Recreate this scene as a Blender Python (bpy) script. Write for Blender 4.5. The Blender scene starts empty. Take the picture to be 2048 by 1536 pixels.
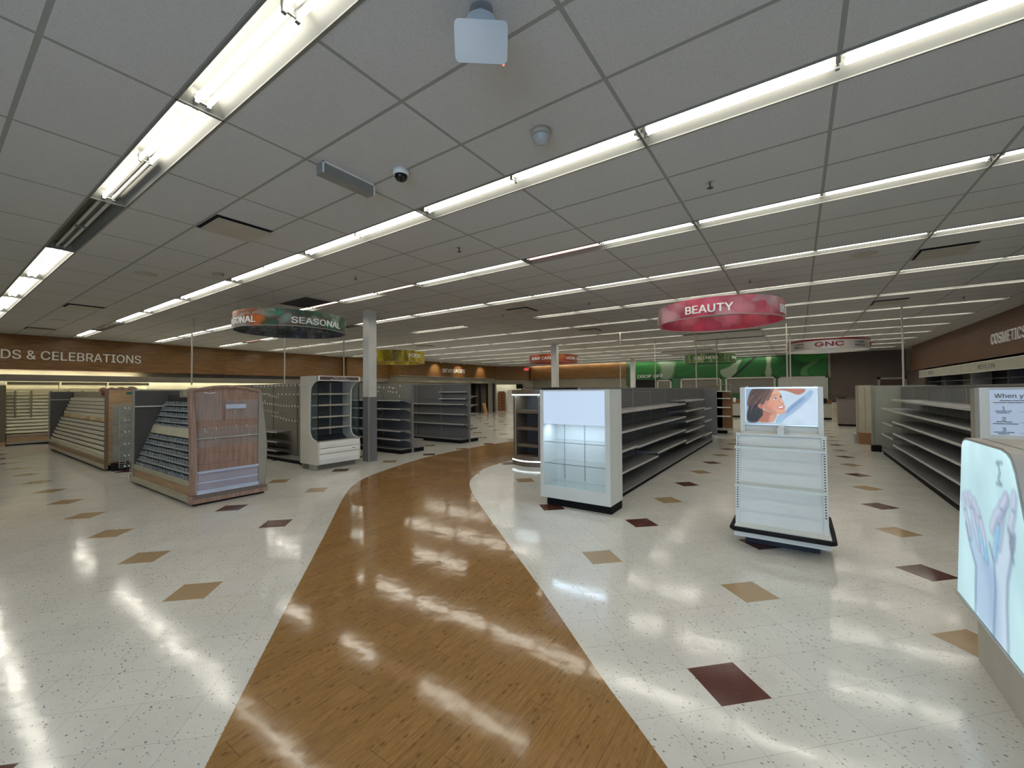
import bpy, bmesh, math, random
import numpy as np
from mathutils import Vector, Matrix
from mathutils.geometry import delaunay_2d_cdt, interpolate_bezier
random.seed(7); rng = np.random.default_rng(7)
SC = bpy.context.scene
COL = SC.collection

# ------------------------------------------------------------------ camera
FPX, YAW, PITCH, ROLL, EYE = 827.05, -0.6043, 0.0169, -0.0073, 1.676
fw = Vector((math.sin(YAW)*math.cos(PITCH), math.cos(YAW)*math.cos(PITCH), math.sin(PITCH)))
r0 = Vector((math.cos(YAW), -math.sin(YAW), 0)); u0 = r0.cross(fw)
rr = math.cos(ROLL)*r0 + math.sin(ROLL)*u0; uu = -math.sin(ROLL)*r0 + math.cos(ROLL)*u0
cam_data = bpy.data.cameras.new('camera'); cam = bpy.data.objects.new('camera', cam_data); COL.objects.link(cam)
cam_data.sensor_fit = 'HORIZONTAL'; cam_data.sensor_width = 36; cam_data.lens = FPX/2048*36
cam_data.clip_start = .05; cam_data.clip_end = 200
M = Matrix.Identity(4)
for i in range(3): M[i][0] = rr[i]; M[i][1] = uu[i]; M[i][2] = -fw[i]
M.translation = (0, 0, EYE); cam.matrix_world = M
SC.camera = cam
# ------------------------------------------------------------------ world: cool overcast daylight, reaches the shop only through the front windows
W = bpy.data.worlds.new('daylight'); SC.world = W; W.use_nodes = True
bg = W.node_tree.nodes['Background']; bg.inputs[0].default_value = (.52, .73, 1, 1); bg.inputs[1].default_value = 6.5
SC.view_settings.view_transform = 'Standard'; SC.view_settings.look = 'None'
SC.view_settings.gamma = 1; SC.view_settings.use_curve_mapping = False
SC.view_settings.exposure = 0.13
SC.cycles.use_denoising = True
SC.cycles.max_bounces = 6; SC.cycles.diffuse_bounces = 4; SC.cycles.glossy_bounces = 4; SC.cycles.transparent_max_bounces = 12
SC.cycles.sample_clamp_indirect = 4.0; SC.cycles.caustics_reflective = False; SC.cycles.caustics_refractive = False
LAMP = 16.0          # radiance of a lit fluorescent tube
H = 3.666            # ceiling height
def daylight_area(x0, x1, z0, z1, y):
    l = bpy.data.lights.new('window_daylight', 'AREA'); l.shape = 'RECTANGLE'; l.size = x1-x0; l.size_y = z1-z0
    l.energy = 1; l.cycles.is_portal = True
    o = bpy.data.objects.new('window_daylight', l); COL.objects.link(o); o.location = ((x0+x1)/2, y, (z0+z1)/2)
    o.rotation_euler = (math.pi/2, 0, 0); return o     # faces +Y, into the shop

# ------------------------------------------------------------------ helpers
class MB:
    def __init__(s): s.v = []; s.f = []; s.m = []; s.mi = 0
    def add(s, vs, fs):
        b = len(s.v); s.v += [tuple(map(float, p)) for p in vs]
        for f in fs: s.f.append(tuple(b+i for i in f)); s.m.append(s.mi)
        return s
    def box(s, x0, x1, y0, y1, z0, z1):
        x0, x1 = sorted((x0, x1)); y0, y1 = sorted((y0, y1)); z0, z1 = sorted((z0, z1))
        return s.add([(x0,y0,z0),(x1,y0,z0),(x1,y1,z0),(x0,y1,z0),(x0,y0,z1),(x1,y0,z1),(x1,y1,z1),(x0,y1,z1)],
                     [(0,3,2,1),(4,5,6,7),(0,1,5,4),(1,2,6,5),(2,3,7,6),(3,0,4,7)])
    def prism(s, pts, ax, a0, a1):
        def P(p, a): return (a,p[0],p[1]) if ax == 0 else (p[0],a,p[1]) if ax == 1 else (p[0],p[1],a)
        n = len(pts)
        return s.add([P(p,a0) for p in pts]+[P(p,a1) for p in pts],
                     [tuple(range(n)), tuple(range(2*n-1, n-1, -1))]+[(i,(i+1)%n,n+(i+1)%n,n+i) for i in range(n)])
    def tube(s, pts, r, n=8, cap=True):
        pts = [Vector(p) for p in pts]; rings = []
        for i, p in enumerate(pts):
            d = (pts[min(i+1,len(pts)-1)]-pts[max(i-1,0)]).normalized()
            a = d.orthogonal().normalized() if i == 0 else (pa - d*pa.dot(d)).normalized()
            pa = a; b = d.cross(a); R = r[i] if isinstance(r, (list,tuple)) else r
            rings.append([p + (a*math.cos(t)+b*math.sin(t))*R for t in [2*math.pi*k/n for k in range(n)]])
        vs = [q for ring in rings for q in ring]; fs = []
        for i in range(len(pts)-1):
            for k in range(n): fs.append((i*n+k, i*n+(k+1)%n, (i+1)*n+(k+1)%n, (i+1)*n+k))
        if cap: fs += [tuple(range(n-1,-1,-1)), tuple((len(pts)-1)*n+k for k in range(n))]
        return s.add(vs, fs)
    def lathe(s, prof, c, n=20):       # prof [(r,z)], axis z through c
        vs = [(c[0]+r*math.cos(2*math.pi*k/n), c[1]+r*math.sin(2*math.pi*k/n), c[2]+z) for r,z in prof for k in range(n)]
        fs = [(i*n+k, i*n+(k+1)%n, (i+1)*n+(k+1)%n, (i+1)*n+k) for i in range(len(prof)-1) for k in range(n)]
        return s.add(vs, fs+[tuple(range(n)), tuple((len(prof)-1)*n+k for k in range(n-1,-1,-1))])
    def quad(s, a, b, c, d): return s.add([a,b,c,d], [(0,1,2,3)])
def B(*a): return MB().box(*a)
def link_mesh(name, mb, mats, org=(0,0,0), smooth=False, bevel=0):
    me = bpy.data.meshes.new(name)
    me.from_pydata([(x-org[0], y-org[1], z-org[2]) for x,y,z in mb.v], [], mb.f)
    if not isinstance(mats, (list,tuple)): mats = [mats]
    for m in mats: me.materials.append(m)
    if len(mats) > 1: me.polygons.foreach_set('material_index', mb.m)
    bm = bmesh.new(); bm.from_mesh(me); bmesh.ops.recalc_face_normals(bm, faces=bm.faces)
    if bevel: bmesh.ops.bevel(bm, geom=bm.edges[:], offset=bevel, segments=2, affect='EDGES', clamp_overlap=True)
    bm.to_mesh(me); bm.free()
    if smooth:
        me.polygons.foreach_set('use_smooth', [True]*len(me.polygons))
    return me
def tag(o, label=None, cat=None, group=None, kind=None):
    if label: o['label'] = label
    if cat: o['category'] = cat
    if group: o['group'] = group
    if kind: o['kind'] = kind
    return o
def thing(name, label, cat, loc, group=None):
    o = bpy.data.objects.new(name, None); COL.objects.link(o); o.location = loc; o.empty_display_size = .1
    return tag(o, label, cat, group)
def world_org(o):
    v = Vector((0,0,0))
    while o: v += Vector(o.location); o = o.parent
    return v
def part(name, mb, mats, parent, smooth=False, bevel=0, label=None):     # mb in world coordinates
    o = bpy.data.objects.new(name, link_mesh(name, mb, mats, world_org(parent), smooth, bevel))
    COL.objects.link(o); o.parent = parent
    if label: o['label'] = label
    return o
def solo(name, mb, mats, label=None, cat=None, group=None, kind=None, smooth=False, bevel=0, org=(0,0,0)):
    o = bpy.data.objects.new(name, link_mesh(name, mb, mats, org, smooth, bevel)); COL.objects.link(o); o.location = org
    return tag(o, label, cat, group, kind)
def struct(name, mb, mats, parent=None, bevel=0):
    o = bpy.data.objects.new(name, link_mesh(name, mb, mats, (0,0,0), False, bevel)); COL.objects.link(o)
    if parent: o.parent = parent
    o['kind'] = 'structure'; return o
def dup(root, loc, label=None, group=None):
    def cp(o, par):
        c = o.copy(); COL.objects.link(c); c.parent = par
        for ch in kids.get(o.name, []): cp(ch, c)
        return c
    kids = {}
    def walk(o):
        kids[o.name] = list(o.children)
        for ch in o.children: walk(ch)
    walk(root)
    r = cp(root, None); r.location = loc
    if label: r['label'] = label
    if group: r['group'] = group
    return r

# text: outlines of the built-in font turned into a mesh, scaled to a given width and cap height
try: FONT = bpy.data.fonts.load(bpy.utils.resource_path('LOCAL')+'/datafiles/fonts/Inter.woff2')      # Blender's own interface font
except Exception: FONT = None
def text_mb(s, w, h, depth=.01, bold=.0, spacing=1.0):
    cu = bpy.data.curves.new('t', 'FONT'); cu.body = s; cu.size = 1; cu.space_character = spacing
    if FONT: cu.font = FONT
    o = bpy.data.objects.new('t', cu); COL.objects.link(o); dg = bpy.context.evaluated_depsgraph_get()
    src = o.to_curve(dg); loops = []
    for q in src.splines:
        if q.type == 'BEZIER':
            b = q.bezier_points; L = []
            for k in range(len(b)):
                c, d = b[k], b[(k+1) % len(b)]
                st = (c.handle_right-c.co).length < 1e-5 and (d.handle_left-d.co).length < 1e-5
                L += [(v[0], v[1]) for v in (interpolate_bezier(c.co, c.handle_right, d.handle_left, d.co, 2 if st else 6)[:-1])]
        else: L = [(p.co[0], p.co[1]) for p in q.points]
        L = [p for k, p in enumerate(L) if abs(p[0]-L[k-1][0])+abs(p[1]-L[k-1][1]) > 1e-5]
        if len(L) > 2: loops.append(L)
    pts = [Vector(p) for L in loops for p in L]; ed = []; b0 = 0
    for L in loops: ed += [(b0+k, b0+(k+1) % len(L)) for k in range(len(L))]; b0 += len(L)
    V, _e, T, *_r = delaunay_2d_cdt(pts, ed, [], 0, 1e-6)
    def winding(x, y):
        w_ = 0
        for L in loops:
            for (x1,y1),(x2,y2) in zip(L, L[1:]+L[:1]):
                if (y1 > y) != (y2 > y) and x < (x2-x1)*(y-y1)/(y2-y1)+x1: w_ += 1 if y2 > y1 else -1
        return w_
    T = [t for t in T if winding(sum(V[k][0] for k in t)/3, sum(V[k][1] for k in t)/3) != 0]
    n = len(V); verts = [(v[0], v[1], 0.) for v in V]+[(v[0], v[1], .1) for v in V]
    F = [tuple(reversed(t)) for t in T]+[tuple(k+n for k in t) for t in T]; es = {}
    for t in T:
        for a, b in zip(t, t[1:]+t[:1]): es.setdefault((min(a,b), max(a,b)), []).append((a, b))
    F += [(a, b, b+n, a+n) for q in es.values() if len(q) == 1 for a, b in q]
    used = sorted({k for f in F for k in f}); mp0 = {a: b for b, a in enumerate(used)}
    P = np.array([verts[k] for k in used]); F = [tuple(mp0[k] for k in f) for f in F]
    o.to_curve_clear(); bpy.data.objects.remove(o); bpy.data.curves.remove(cu)
    ids = {}; mp = []; Q = []
    for p in P:
        k = tuple(np.round(p, 4))
        if k not in ids: ids[k] = len(Q); Q.append(p)
        mp.append(ids[k])
    P = np.array(Q); F = [tuple(mp[i] for i in f) for f in F]; F = [f for f in F if len(set(f)) == len(f)]
    mn, mx = P.min(0), P.max(0)
    P = (P-mn)/(mx-mn); P[:,0] = (P[:,0]-.5)*w; P[:,1] = (P[:,1]-.5)*h; P[:,2] = P[:,2]*depth
    return P, F
def fatten(P, F, h, bold):      # thicker strokes: the outline laid over itself a little to every side
    b = h*(.012+bold); n = len(P); Q = []; G = []
    for k, (dx, dy) in enumerate(((0,0),(b,0),(-b,0),(0,b*.6),(0,-b*.6),(b*.7,b*.4),(-b*.7,b*.4),(b*.7,-b*.4),(-b*.7,-b*.4))):
        Q.append((P+np.array([dx,dy,0]))*np.array([1,1,1-.02*k])); G += [tuple(i+k*n for i in f) for f in F]
    return np.concatenate(Q), G
def islands(P, F):
    par = list(range(len(P)))
    def find(a):
        while par[a] != a: par[a] = par[par[a]]; a = par[a]
        return a
    for f in F:
        for k in f[1:]: par[find(k)] = find(f[0])
    g = {}
    for f in F: g.setdefault(find(f[0]), []).append(f)
    out = []
    for fs in g.values():
        ids = sorted({i for f in fs for i in f}); mp = {a:b for b,a in enumerate(ids)}
        out.append((P[ids], [tuple(mp[i] for i in f) for f in fs]))
    out.sort(key=lambda q: q[0][:,0].min()); res = []
    for P_i, F_i in out:                                   # pieces that overlap sideways belong to one letter
        if res and P_i[:,0].min() < res[-1][0][:,0].max()-.3*(P_i[:,0].max()-P_i[:,0].min()):
            n = len(res[-1][0]); res[-1] = (np.concatenate([res[-1][0], P_i]), res[-1][1]+[tuple(i+n for i in f) for f in F_i])
        else: res.append((P_i, F_i))
    return res
def place(P, o, ex, ey, ez):
    o, ex, ey, ez = map(np.array, (o, ex, ey, ez)); return o + P[:,:1]*ex + P[:,1:2]*ey + P[:,2:3]*ez
def letters(parent, s, c, ex, ez, w, h, m, depth=.02, bold=.0, name='letter'):      # one child per letter; c centre, ex text direction, ez outward
    P, F = text_mb(s, w, h, depth, bold)
    for p, f in islands(P, F):
        p, f = fatten(p, f, h, bold); mb = MB(); mb.add(place(p, c, ex, (0,0,1), ez), f); part(name, mb, m, parent)
def lettering(parent, s, c, ex, ez, w, h, m, depth=.002, bold=.0, name='lettering', ey=(0,0,1)):
    P, F = text_mb(s, w, h, depth, bold); P, F = fatten(P, F, h, bold); mb = MB(); mb.add(place(P, c, ex, ey, ez), F); return part(name, mb, m, parent)

# ------------------------------------------------------------------ materials
def node_mat(name):
    m = bpy.data.materials.new(name); m.use_nodes = True; nt = m.node_tree
    return m, nt, nt.nodes['Principled BSDF']
class NT:
    def __init__(s, nt): s.nt = nt
    def n(s, t, **k):
        q = s.nt.nodes.new(t)
        for a, b in k.items(): setattr(q, a, b)
        return q
    def con(s, v, sock):
        if isinstance(v, bpy.types.NodeSocket): s.nt.links.new(v, sock)
        else: sock.default_value = v
    def math(s, op, a, b=0.0, c=0.0):
        q = s.n('ShaderNodeMath', operation=op); s.con(a, q.inputs[0]); s.con(b, q.inputs[1]); s.con(c, q.inputs[2]); return q.outputs[0]
    def mix(s, f, a, b):
        q = s.n('ShaderNodeMix', data_type='RGBA'); s.con(f, q.inputs[0]); s.con(a, q.inputs[6]); s.con(b, q.inputs[7]); return q.outputs[2]
    def noise(s, vec, scale, detail=2, rough=.5):
        q = s.n('ShaderNodeTexNoise'); s.con(vec, q.inputs['Vector']); q.inputs['Scale'].default_value = scale
        q.inputs['Detail'].default_value = detail; q.inputs['Roughness'].default_value = rough; return q.outputs[0]
    def ramp(s, f, stops, interp='LINEAR'):
        q = s.n('ShaderNodeValToRGB'); s.con(f, q.inputs[0]); e = q.color_ramp.elements; q.color_ramp.interpolation = interp
        e[0].position = stops[0][0]; e[0].color = stops[0][1]; e[1].position = stops[-1][0]; e[1].color = stops[-1][1]
        for p, c in stops[1:-1]: x = e.new(p); x.color = c
        return q.outputs[0]
    def pos(s):
        g = s.n('ShaderNodeNewGeometry'); x = s.n('ShaderNodeSeparateXYZ'); s.nt.links.new(g.outputs['Position'], x.inputs[0]); return g.outputs['Position'], x.outputs
    def vec(s, x, y, z):
        q = s.n('ShaderNodeCombineXYZ'); s.con(x, q.inputs[0]); s.con(y, q.inputs[1]); s.con(z, q.inputs[2]); return q.outputs[0]
    def bump(s, h, strength=.2, dist=.01):
        q = s.n('ShaderNodeBump'); q.inputs['Strength'].default_value = strength; q.inputs['Distance'].default_value = dist; s.con(h, q.inputs['Height']); return q.outputs[0]
def c4(c): return (c[0], c[1], c[2], 1)
def plain(name, col, rough=.5, metal=0., var=.06, spec=.5, scale=3., bump=0.):
    m, nt, b = node_mat(name); N = NT(nt); p, _ = N.pos()
    f = N.noise(p, scale, 4)
    a = c4([c*(1-var) for c in col]); d = c4([min(1, c*(1+var)) for c in col])
    nt.links.new(N.ramp(f, [(.3, a), (.7, d)]), b.inputs['Base Color'])
    b.inputs['Roughness'].default_value = rough; b.inputs['Metallic'].default_value = metal; b.inputs['Specular IOR Level'].default_value = spec
    if bump: nt.links.new(N.bump(N.noise(p, 90, 3), bump, .003), b.inputs['Normal'])
    return m
def emis(name, col, st, base=(.8,.8,.8)):
    m, nt, b = node_mat(name); b.inputs['Base Color'].default_value = c4(base)
    b.inputs['Emission Color'].default_value = c4(col); b.inputs['Emission Strength'].default_value = st; b.inputs['Roughness'].default_value = .4
    return m
def wood(name, c1, c2, c3, sx=1., sy=1., sz=12., rough=.45, s=2.2):
    m, nt, b = node_mat(name); N = NT(nt); _, o = N.pos()
    v = N.vec(N.math('MULTIPLY', o[0], sx), N.math('MULTIPLY', o[1], sy), N.math('MULTIPLY', o[2], sz))
    f = N.noise(v, s, 8, .62); g = N.noise(v, s*9, 3, .5)
    f = N.math('ADD', N.math('MULTIPLY', f, .75), N.math('MULTIPLY', g, .25))
    nt.links.new(N.ramp(f, [(.34, c4(c1)), (.5, c4(c2)), (.66, c4(c3))]), b.inputs['Base Color'])
    b.inputs['Roughness'].default_value = rough; nt.links.new(N.bump(f, .12, .004), b.inputs['Normal']); return m
def glassy(name, tint, rough=.02, alpha=.25, spec=.5):
    m, nt, b = node_mat(name); nt.nodes.remove(b); N = NT(nt); out = nt.nodes['Material Output']
    t = N.n('ShaderNodeBsdfTransparent'); t.inputs[0].default_value = c4(tint)
    g = N.n('ShaderNodeBsdfGlossy'); g.inputs['Roughness'].default_value = rough
    d = N.n('ShaderNodeBsdfDiffuse'); d.inputs[0].default_value = c4(tint)
    fr = N.n('ShaderNodeFresnel'); fr.inputs[0].default_value = 1.5
    mx = N.n('ShaderNodeMixShader'); mx.inputs[0].default_value = alpha
    nt.links.new(t.outputs[0], mx.inputs[1]); nt.links.new(d.outputs[0], mx.inputs[2])
    m2 = N.n('ShaderNodeMixShader'); nt.links.new(fr.outputs[0], m2.inputs[0]); nt.links.new(mx.outputs[0], m2.inputs[1]); nt.links.new(g.outputs[0], m2.inputs[2])
    ge = N.n('ShaderNodeNewGeometry'); nt.links.new(N.math('MULTIPLY', N.math('MINIMUM', fr.outputs[0], .5), N.math('SUBTRACT', 1., ge.outputs['Backfacing'])), m2.inputs[0])
    nt.links.new(m2.outputs[0], out.inputs[0]); return m
def lined(name, col, pitch, axis=2, rough=.5, depth=.35, vert=None):       # panel with fine horizontal grooves (and joints every `vert` m)
    m, nt, b = node_mat(name); N = NT(nt); p, o = N.pos()
    f = N.math('FRACT', N.math('DIVIDE', o[axis], pitch)); g = N.math('LESS_THAN', f, .16)
    n = N.noise(p, 1.3, 3)
    base = N.ramp(n, [(.3, c4([c*.92 for c in col])), (.7, c4([c*1.06 for c in col]))])
    dark = c4([c*(1-depth) for c in col])
    nt.links.new(N.mix(g, base, dark), b.inputs['Base Color']); b.inputs['Roughness'].default_value = rough
    nt.links.new(N.bump(N.math('SUBTRACT', 1., g), .5, .004), b.inputs['Normal']); return m

S2 = math.sqrt(2)
def floor_material():
    m, nt, b = node_mat('vinyl_tile_floor'); N = NT(nt); p, o = N.pos(); T = .3048
    x = N.math('ADD', o[0], .356); y = N.math('SUBTRACT', o[1], 3.955)
    u = N.math('ADD', N.math('DIVIDE', N.math('ADD', x, y), S2*T), .5); v = N.math('ADD', N.math('DIVIDE', N.math('SUBTRACT', y, x), S2*T), .5)
    i = N.math('FLOOR', u); j = N.math('FLOOR', v); fu = N.math('FRACT', u); fv = N.math('FRACT', v)
    def mod(a, k): return N.math('FLOORED_MODULO', a, k)
    def eq(a, k): return N.math('COMPARE', a, k, .1)
    acc = N.math('MULTIPLY', N.math('MULTIPLY', eq(mod(i,3.),0.), eq(mod(j,3.),0.)), eq(mod(N.math('ADD',i,j),6.),0.))
    tan = eq(mod(N.math('ADD',i,j),12.),0.)
    wn = N.n('ShaderNodeTexWhiteNoise', noise_dimensions='3D'); nt.links.new(N.vec(i,j,0.), wn.inputs[0])
    ws = N.n('ShaderNodeSeparateXYZ'); nt.links.new(wn.outputs['Color'], ws.inputs[0])
    cloud = N.noise(p, 1.1, 5, .6); fine = N.noise(p, 45, 3, .6)
    base = N.ramp(N.math('ADD', N.math('MULTIPLY', cloud, .9), N.math('MULTIPLY', ws.outputs[0], .1)),
                  [(.3, (.60,.59,.545,1)), (.52, (.67,.66,.615,1)), (.75, (.73,.72,.67,1))])
    base = N.mix(N.math('MULTIPLY', fine, .18), base, (.40,.37,.33,1))
    scuff = N.ramp(N.noise(p, 2.4, 6, .7), [(.6,(0,0,0,1)), (.78,(1,1,1,1))])
    base = N.mix(N.math('MULTIPLY', scuff, .22), base, (.30,.25,.20,1))
    # chips in the vinyl
    def chips(scale, thr, col, keep, rot, bs):
        w = N.n('ShaderNodeMapping'); nt.links.new(p, w.inputs[0]); w.inputs['Rotation'].default_value = (0,0,rot); w.inputs['Scale'].default_value = (1,1.7,1)
        q = N.n('ShaderNodeTexVoronoi'); nt.links.new(w.outputs[0], q.inputs['Vector']); q.inputs['Scale'].default_value = scale
        sx = N.n('ShaderNodeSeparateXYZ'); nt.links.new(q.outputs['Color'], sx.inputs[0])
        k = N.math('MULTIPLY', N.math('LESS_THAN', q.outputs['Distance'], N.math('MULTIPLY', sx.outputs[1], thr)), N.math('LESS_THAN', sx.outputs[0], keep))
        return N.mix(N.math('MULTIPLY', k, .8), bs, col)
    base = chips(36, .33, (.10,.105,.11,1), .20, .6, base); base = chips(60, .36, (.22,.19,.165,1), .24, 1.9, base); base = chips(44, .34, (.13,.13,.14,1), .15, 2.6, base)
    acol = N.mix(tan, (.075,.017,.013,1), (.42,.30,.165,1)); acol = N.mix(N.math('MULTIPLY', fine, .35), acol, (.16,.09,.06,1))
    for a_, b_ in ((2,-2),(2,0),(1,-1),(3,1),(3,-1),(5,1),(1,-2),(4,0),(0,-2)):      # no inlay where the wood path's edge would cut it
        ii, jj = 3.*(b_-a_), 3.*(b_+a_)
        acc = N.math('MULTIPLY', acc, N.math('SUBTRACT', 1., N.math('MULTIPLY', eq(i, ii), eq(j, jj))))
    base = N.mix(acc, base, acol)
    e = N.math('MINIMUM', N.math('MINIMUM', fu, N.math('SUBTRACT', 1., fu)), N.math('MINIMUM', fv, N.math('SUBTRACT', 1., fv)))
    seam = N.math('LESS_THAN', e, .0045)
    base = N.mix(N.math('MULTIPLY', seam, .45), base, (.17,.15,.13,1))
    nt.links.new(base, b.inputs['Base Color'])
    r = N.ramp(N.noise(p, 3.5, 5, .65), [(.3, (.075,.075,.075,1)), (.7, (.155,.155,.155,1))]); nt.links.new(r, b.inputs['Roughness'])
    b.inputs['Specular IOR Level'].default_value = .5
    # every tile lies at its own slight tilt, and the wax is a little wavy
    h = N.math('ADD', N.math('MULTIPLY', N.math('SUBTRACT', fu, .5), N.math('SUBTRACT', ws.outputs[1], .5)), N.math('MULTIPLY', N.math('SUBTRACT', fv, .5), N.math('SUBTRACT', ws.outputs[2], .5)))
    h = N.math('ADD', N.math('MULTIPLY', h, .5), N.math('ADD', N.math('MULTIPLY', N.noise(p, 4., 2), .42), N.math('MULTIPLY', N.noise(p, 24., 3), .06)))
    nt.links.new(N.bump(h, .35, .010), b.inputs['Normal']); return m
def path_material():
    m, nt, b = node_mat('wood_plank_vinyl'); N = NT(nt); p, o = N.pos(); w = .1524; L = .9144
    c = N.math('FLOOR', N.math('DIVIDE', o[0], w)); wn0 = N.n('ShaderNodeTexWhiteNoise', noise_dimensions='1D'); nt.links.new(c, wn0.inputs['W'])
    yy = N.math('ADD', N.math('DIVIDE', o[1], L), wn0.outputs['Value']); k = N.math('FLOOR', yy)
    wn = N.n('ShaderNodeTexWhiteNoise', noise_dimensions='3D'); nt.links.new(N.vec(c, k, 0.), wn.inputs[0])
    v = N.vec(N.math('MULTIPLY', o[0], 24.), N.math('ADD', N.math('MULTIPLY', o[1], 1.8), N.math('MULTIPLY', wn.outputs['Value'], 9.)), 0.)
    f = N.noise(v, 3.2, 6, .6); g = N.noise(v, 14., 3, .6)
    base = N.ramp(N.math('ADD', N.math('MULTIPLY', f, .6), N.math('MULTIPLY', g, .4)), [(.34, (.205,.108,.037,1)), (.5, (.285,.156,.054,1)), (.68, (.36,.208,.080,1))])
    # bamboo-like knots
    q = N.n('ShaderNodeTexVoronoi'); nt.links.new(N.vec(N.math('MULTIPLY', o[0], 32.), N.math('MULTIPLY', o[1], 17.), 0.), q.inputs['Vector']); q.inputs['Scale'].default_value = 1.
    sx = N.n('ShaderNodeSeparateXYZ'); nt.links.new(q.outputs['Color'], sx.inputs[0])
    kn = N.math('MULTIPLY', N.ramp(q.outputs['Distance'], [(.12,(1,1,1,1)),(.36,(0,0,0,1))]), N.math('LESS_THAN', sx.outputs[0], .30))
    base = N.mix(N.math('MULTIPLY', kn, .55), base, (.085,.034,.012,1))
    base = N.mix(N.math('MULTIPLY', N.math('SUBTRACT', wn.outputs['Value'], .3), .25), base, (.11,.055,.02,1))
    fx = N.math('FRACT', N.math('DIVIDE', o[0], w)); fy = N.math('FRACT', yy)
    s1 = N.math('LESS_THAN', N.math('MINIMUM', fx, N.math('SUBTRACT', 1., fx)), .009); s2 = N.math('LESS_THAN', N.math('MINIMUM', fy, N.math('SUBTRACT', 1., fy)), .0018)
    base = N.mix(N.math('MULTIPLY', N.math('MAXIMUM', s1, s2), .5), base, (.04,.02,.01,1))
    nt.links.new(base, b.inputs['Base Color']); b.inputs['Roughness'].default_value = .095; b.inputs['Specular IOR Level'].default_value = .36
    wx = N.n('ShaderNodeSeparateXYZ'); nt.links.new(wn.outputs['Color'], wx.inputs[0])
    h = N.math('ADD', N.math('MULTIPLY', N.math('MULTIPLY', N.math('SUBTRACT', fx, .5), N.math('SUBTRACT', wx.outputs[1], .5)), .30), N.math('ADD', N.math('MULTIPLY', N.noise(p, 5., 2), .36), N.math('MULTIPLY', f, .008)))
    nt.links.new(N.bump(h, .35, .011), b.inputs['Normal']); return m
GX0, GY0, PER, LW = -3.421, .985, 2.117, .289
def ceiling_material():
    m, nt, b = node_mat('ceiling_tile'); N = NT(nt); p, o = N.pos()
    xm = N.math('FLOORED_MODULO', N.math('SUBTRACT', o[0], GX0), 1.2192); ym = N.math('FLOORED_MODULO', N.math('SUBTRACT', o[1], GY0), PER)
    def near(v, c, w): return N.math('LESS_THAN', N.math('ABSOLUTE', N.math('SUBTRACT', v, c)), w)
    def lines(w):
        q = N.math('MAXIMUM', near(xm, 0., w), near(xm, 1.2192, w))
        for c in (0., LW, LW+.6096, LW+1.2192, PER): q = N.math('MAXIMUM', q, near(ym, c, w))
        return q
    t = N.ramp(N.noise(p, 160, 2), [(.35, (.50,.50,.495,1)), (.65, (.60,.60,.59,1))])
    t = N.mix(N.math('MULTIPLY', N.noise(p, .35, 3), .3), t, (.45,.44,.42,1))
    t = N.mix(lines(.0135), t, (.30,.30,.275,1))
    nt.links.new(t, b.inputs['Base Color']); b.inputs['Roughness'].default_value = .85; b.inputs['Specular IOR Level'].default_value = .2
    nt.links.new(N.bump(N.math('ADD', N.noise(p, 160, 2), N.math('MULTIPLY', lines(.012), -2.)), .3, .003), b.inputs['Normal']); return m
def ring_material(name, cols, scale, stretch=(1,1,1), dist=.5, rough=.35, ang=None):
    m, nt, b = node_mat(name); N = NT(nt); tc = N.n('ShaderNodeTexCoord')
    mp = N.n('ShaderNodeMapping'); nt.links.new(tc.outputs['Object'], mp.inputs[0]); mp.inputs['Scale'].default_value = stretch
    nz = N.n('ShaderNodeTexNoise'); nt.links.new(mp.outputs[0], nz.inputs['Vector']); nz.inputs['Scale'].default_value = scale*.8
    va = N.n('ShaderNodeVectorMath', operation='MULTIPLY_ADD'); nt.links.new(nz.outputs['Color'], va.inputs[0]); va.inputs[1].default_value = (dist,)*3; nt.links.new(mp.outputs[0], va.inputs[2])
    q = N.n('ShaderNodeTexVoronoi'); nt.links.new(va.outputs[0], q.inputs['Vector']); q.inputs['Scale'].default_value = scale
    sx = N.n('ShaderNodeSeparateXYZ'); nt.links.new(q.outputs['Color'], sx.inputs[0])
    def rmp(cs): return N.ramp(sx.outputs[0], [(k/(len(cs)-1) if k < len(cs)-1 else 1., c4(c)) for k, c in enumerate(cs)])
    col = rmp(cols)
    if ang:
        s3 = N.n('ShaderNodeSeparateXYZ'); nt.links.new(tc.outputs['Object'], s3.inputs[0])
        f = N.ramp(N.math('ADD', N.math('SUBTRACT', s3.outputs[0], .75), N.math('MULTIPLY', nz.outputs[0], .35)), [(.0,(0,0,0,1)),(.16,(1,1,1,1))])
        col = N.mix(f, col, rmp(ang))
    col = N.mix(N.ramp(q.outputs['Distance'], [(.3,(0,0,0,1)),(.9,(.8,.8,.8,1))]), col, c4([c*.35 for c in cols[0]]))
    nt.links.new(col, b.inputs['Base Color']); b.inputs['Roughness'].default_value = rough; return m
def painted(name, glow=0., rough=.4):       # printed picture: colour attribute
    m, nt, b = node_mat(name); a = nt.nodes.new('ShaderNodeAttribute'); a.attribute_name = 'print'
    b.inputs['Roughness'].default_value = rough
    if not glow: nt.links.new(a.outputs['Color'], b.inputs['Base Color'])
    else: b.inputs['Base Color'].default_value = (.03,.03,.03,1)      # backlit film
    if glow: nt.links.new(a.outputs['Color'], b.inputs['Emission Color']); b.inputs['Emission Strength'].default_value = glow
    return m
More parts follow.
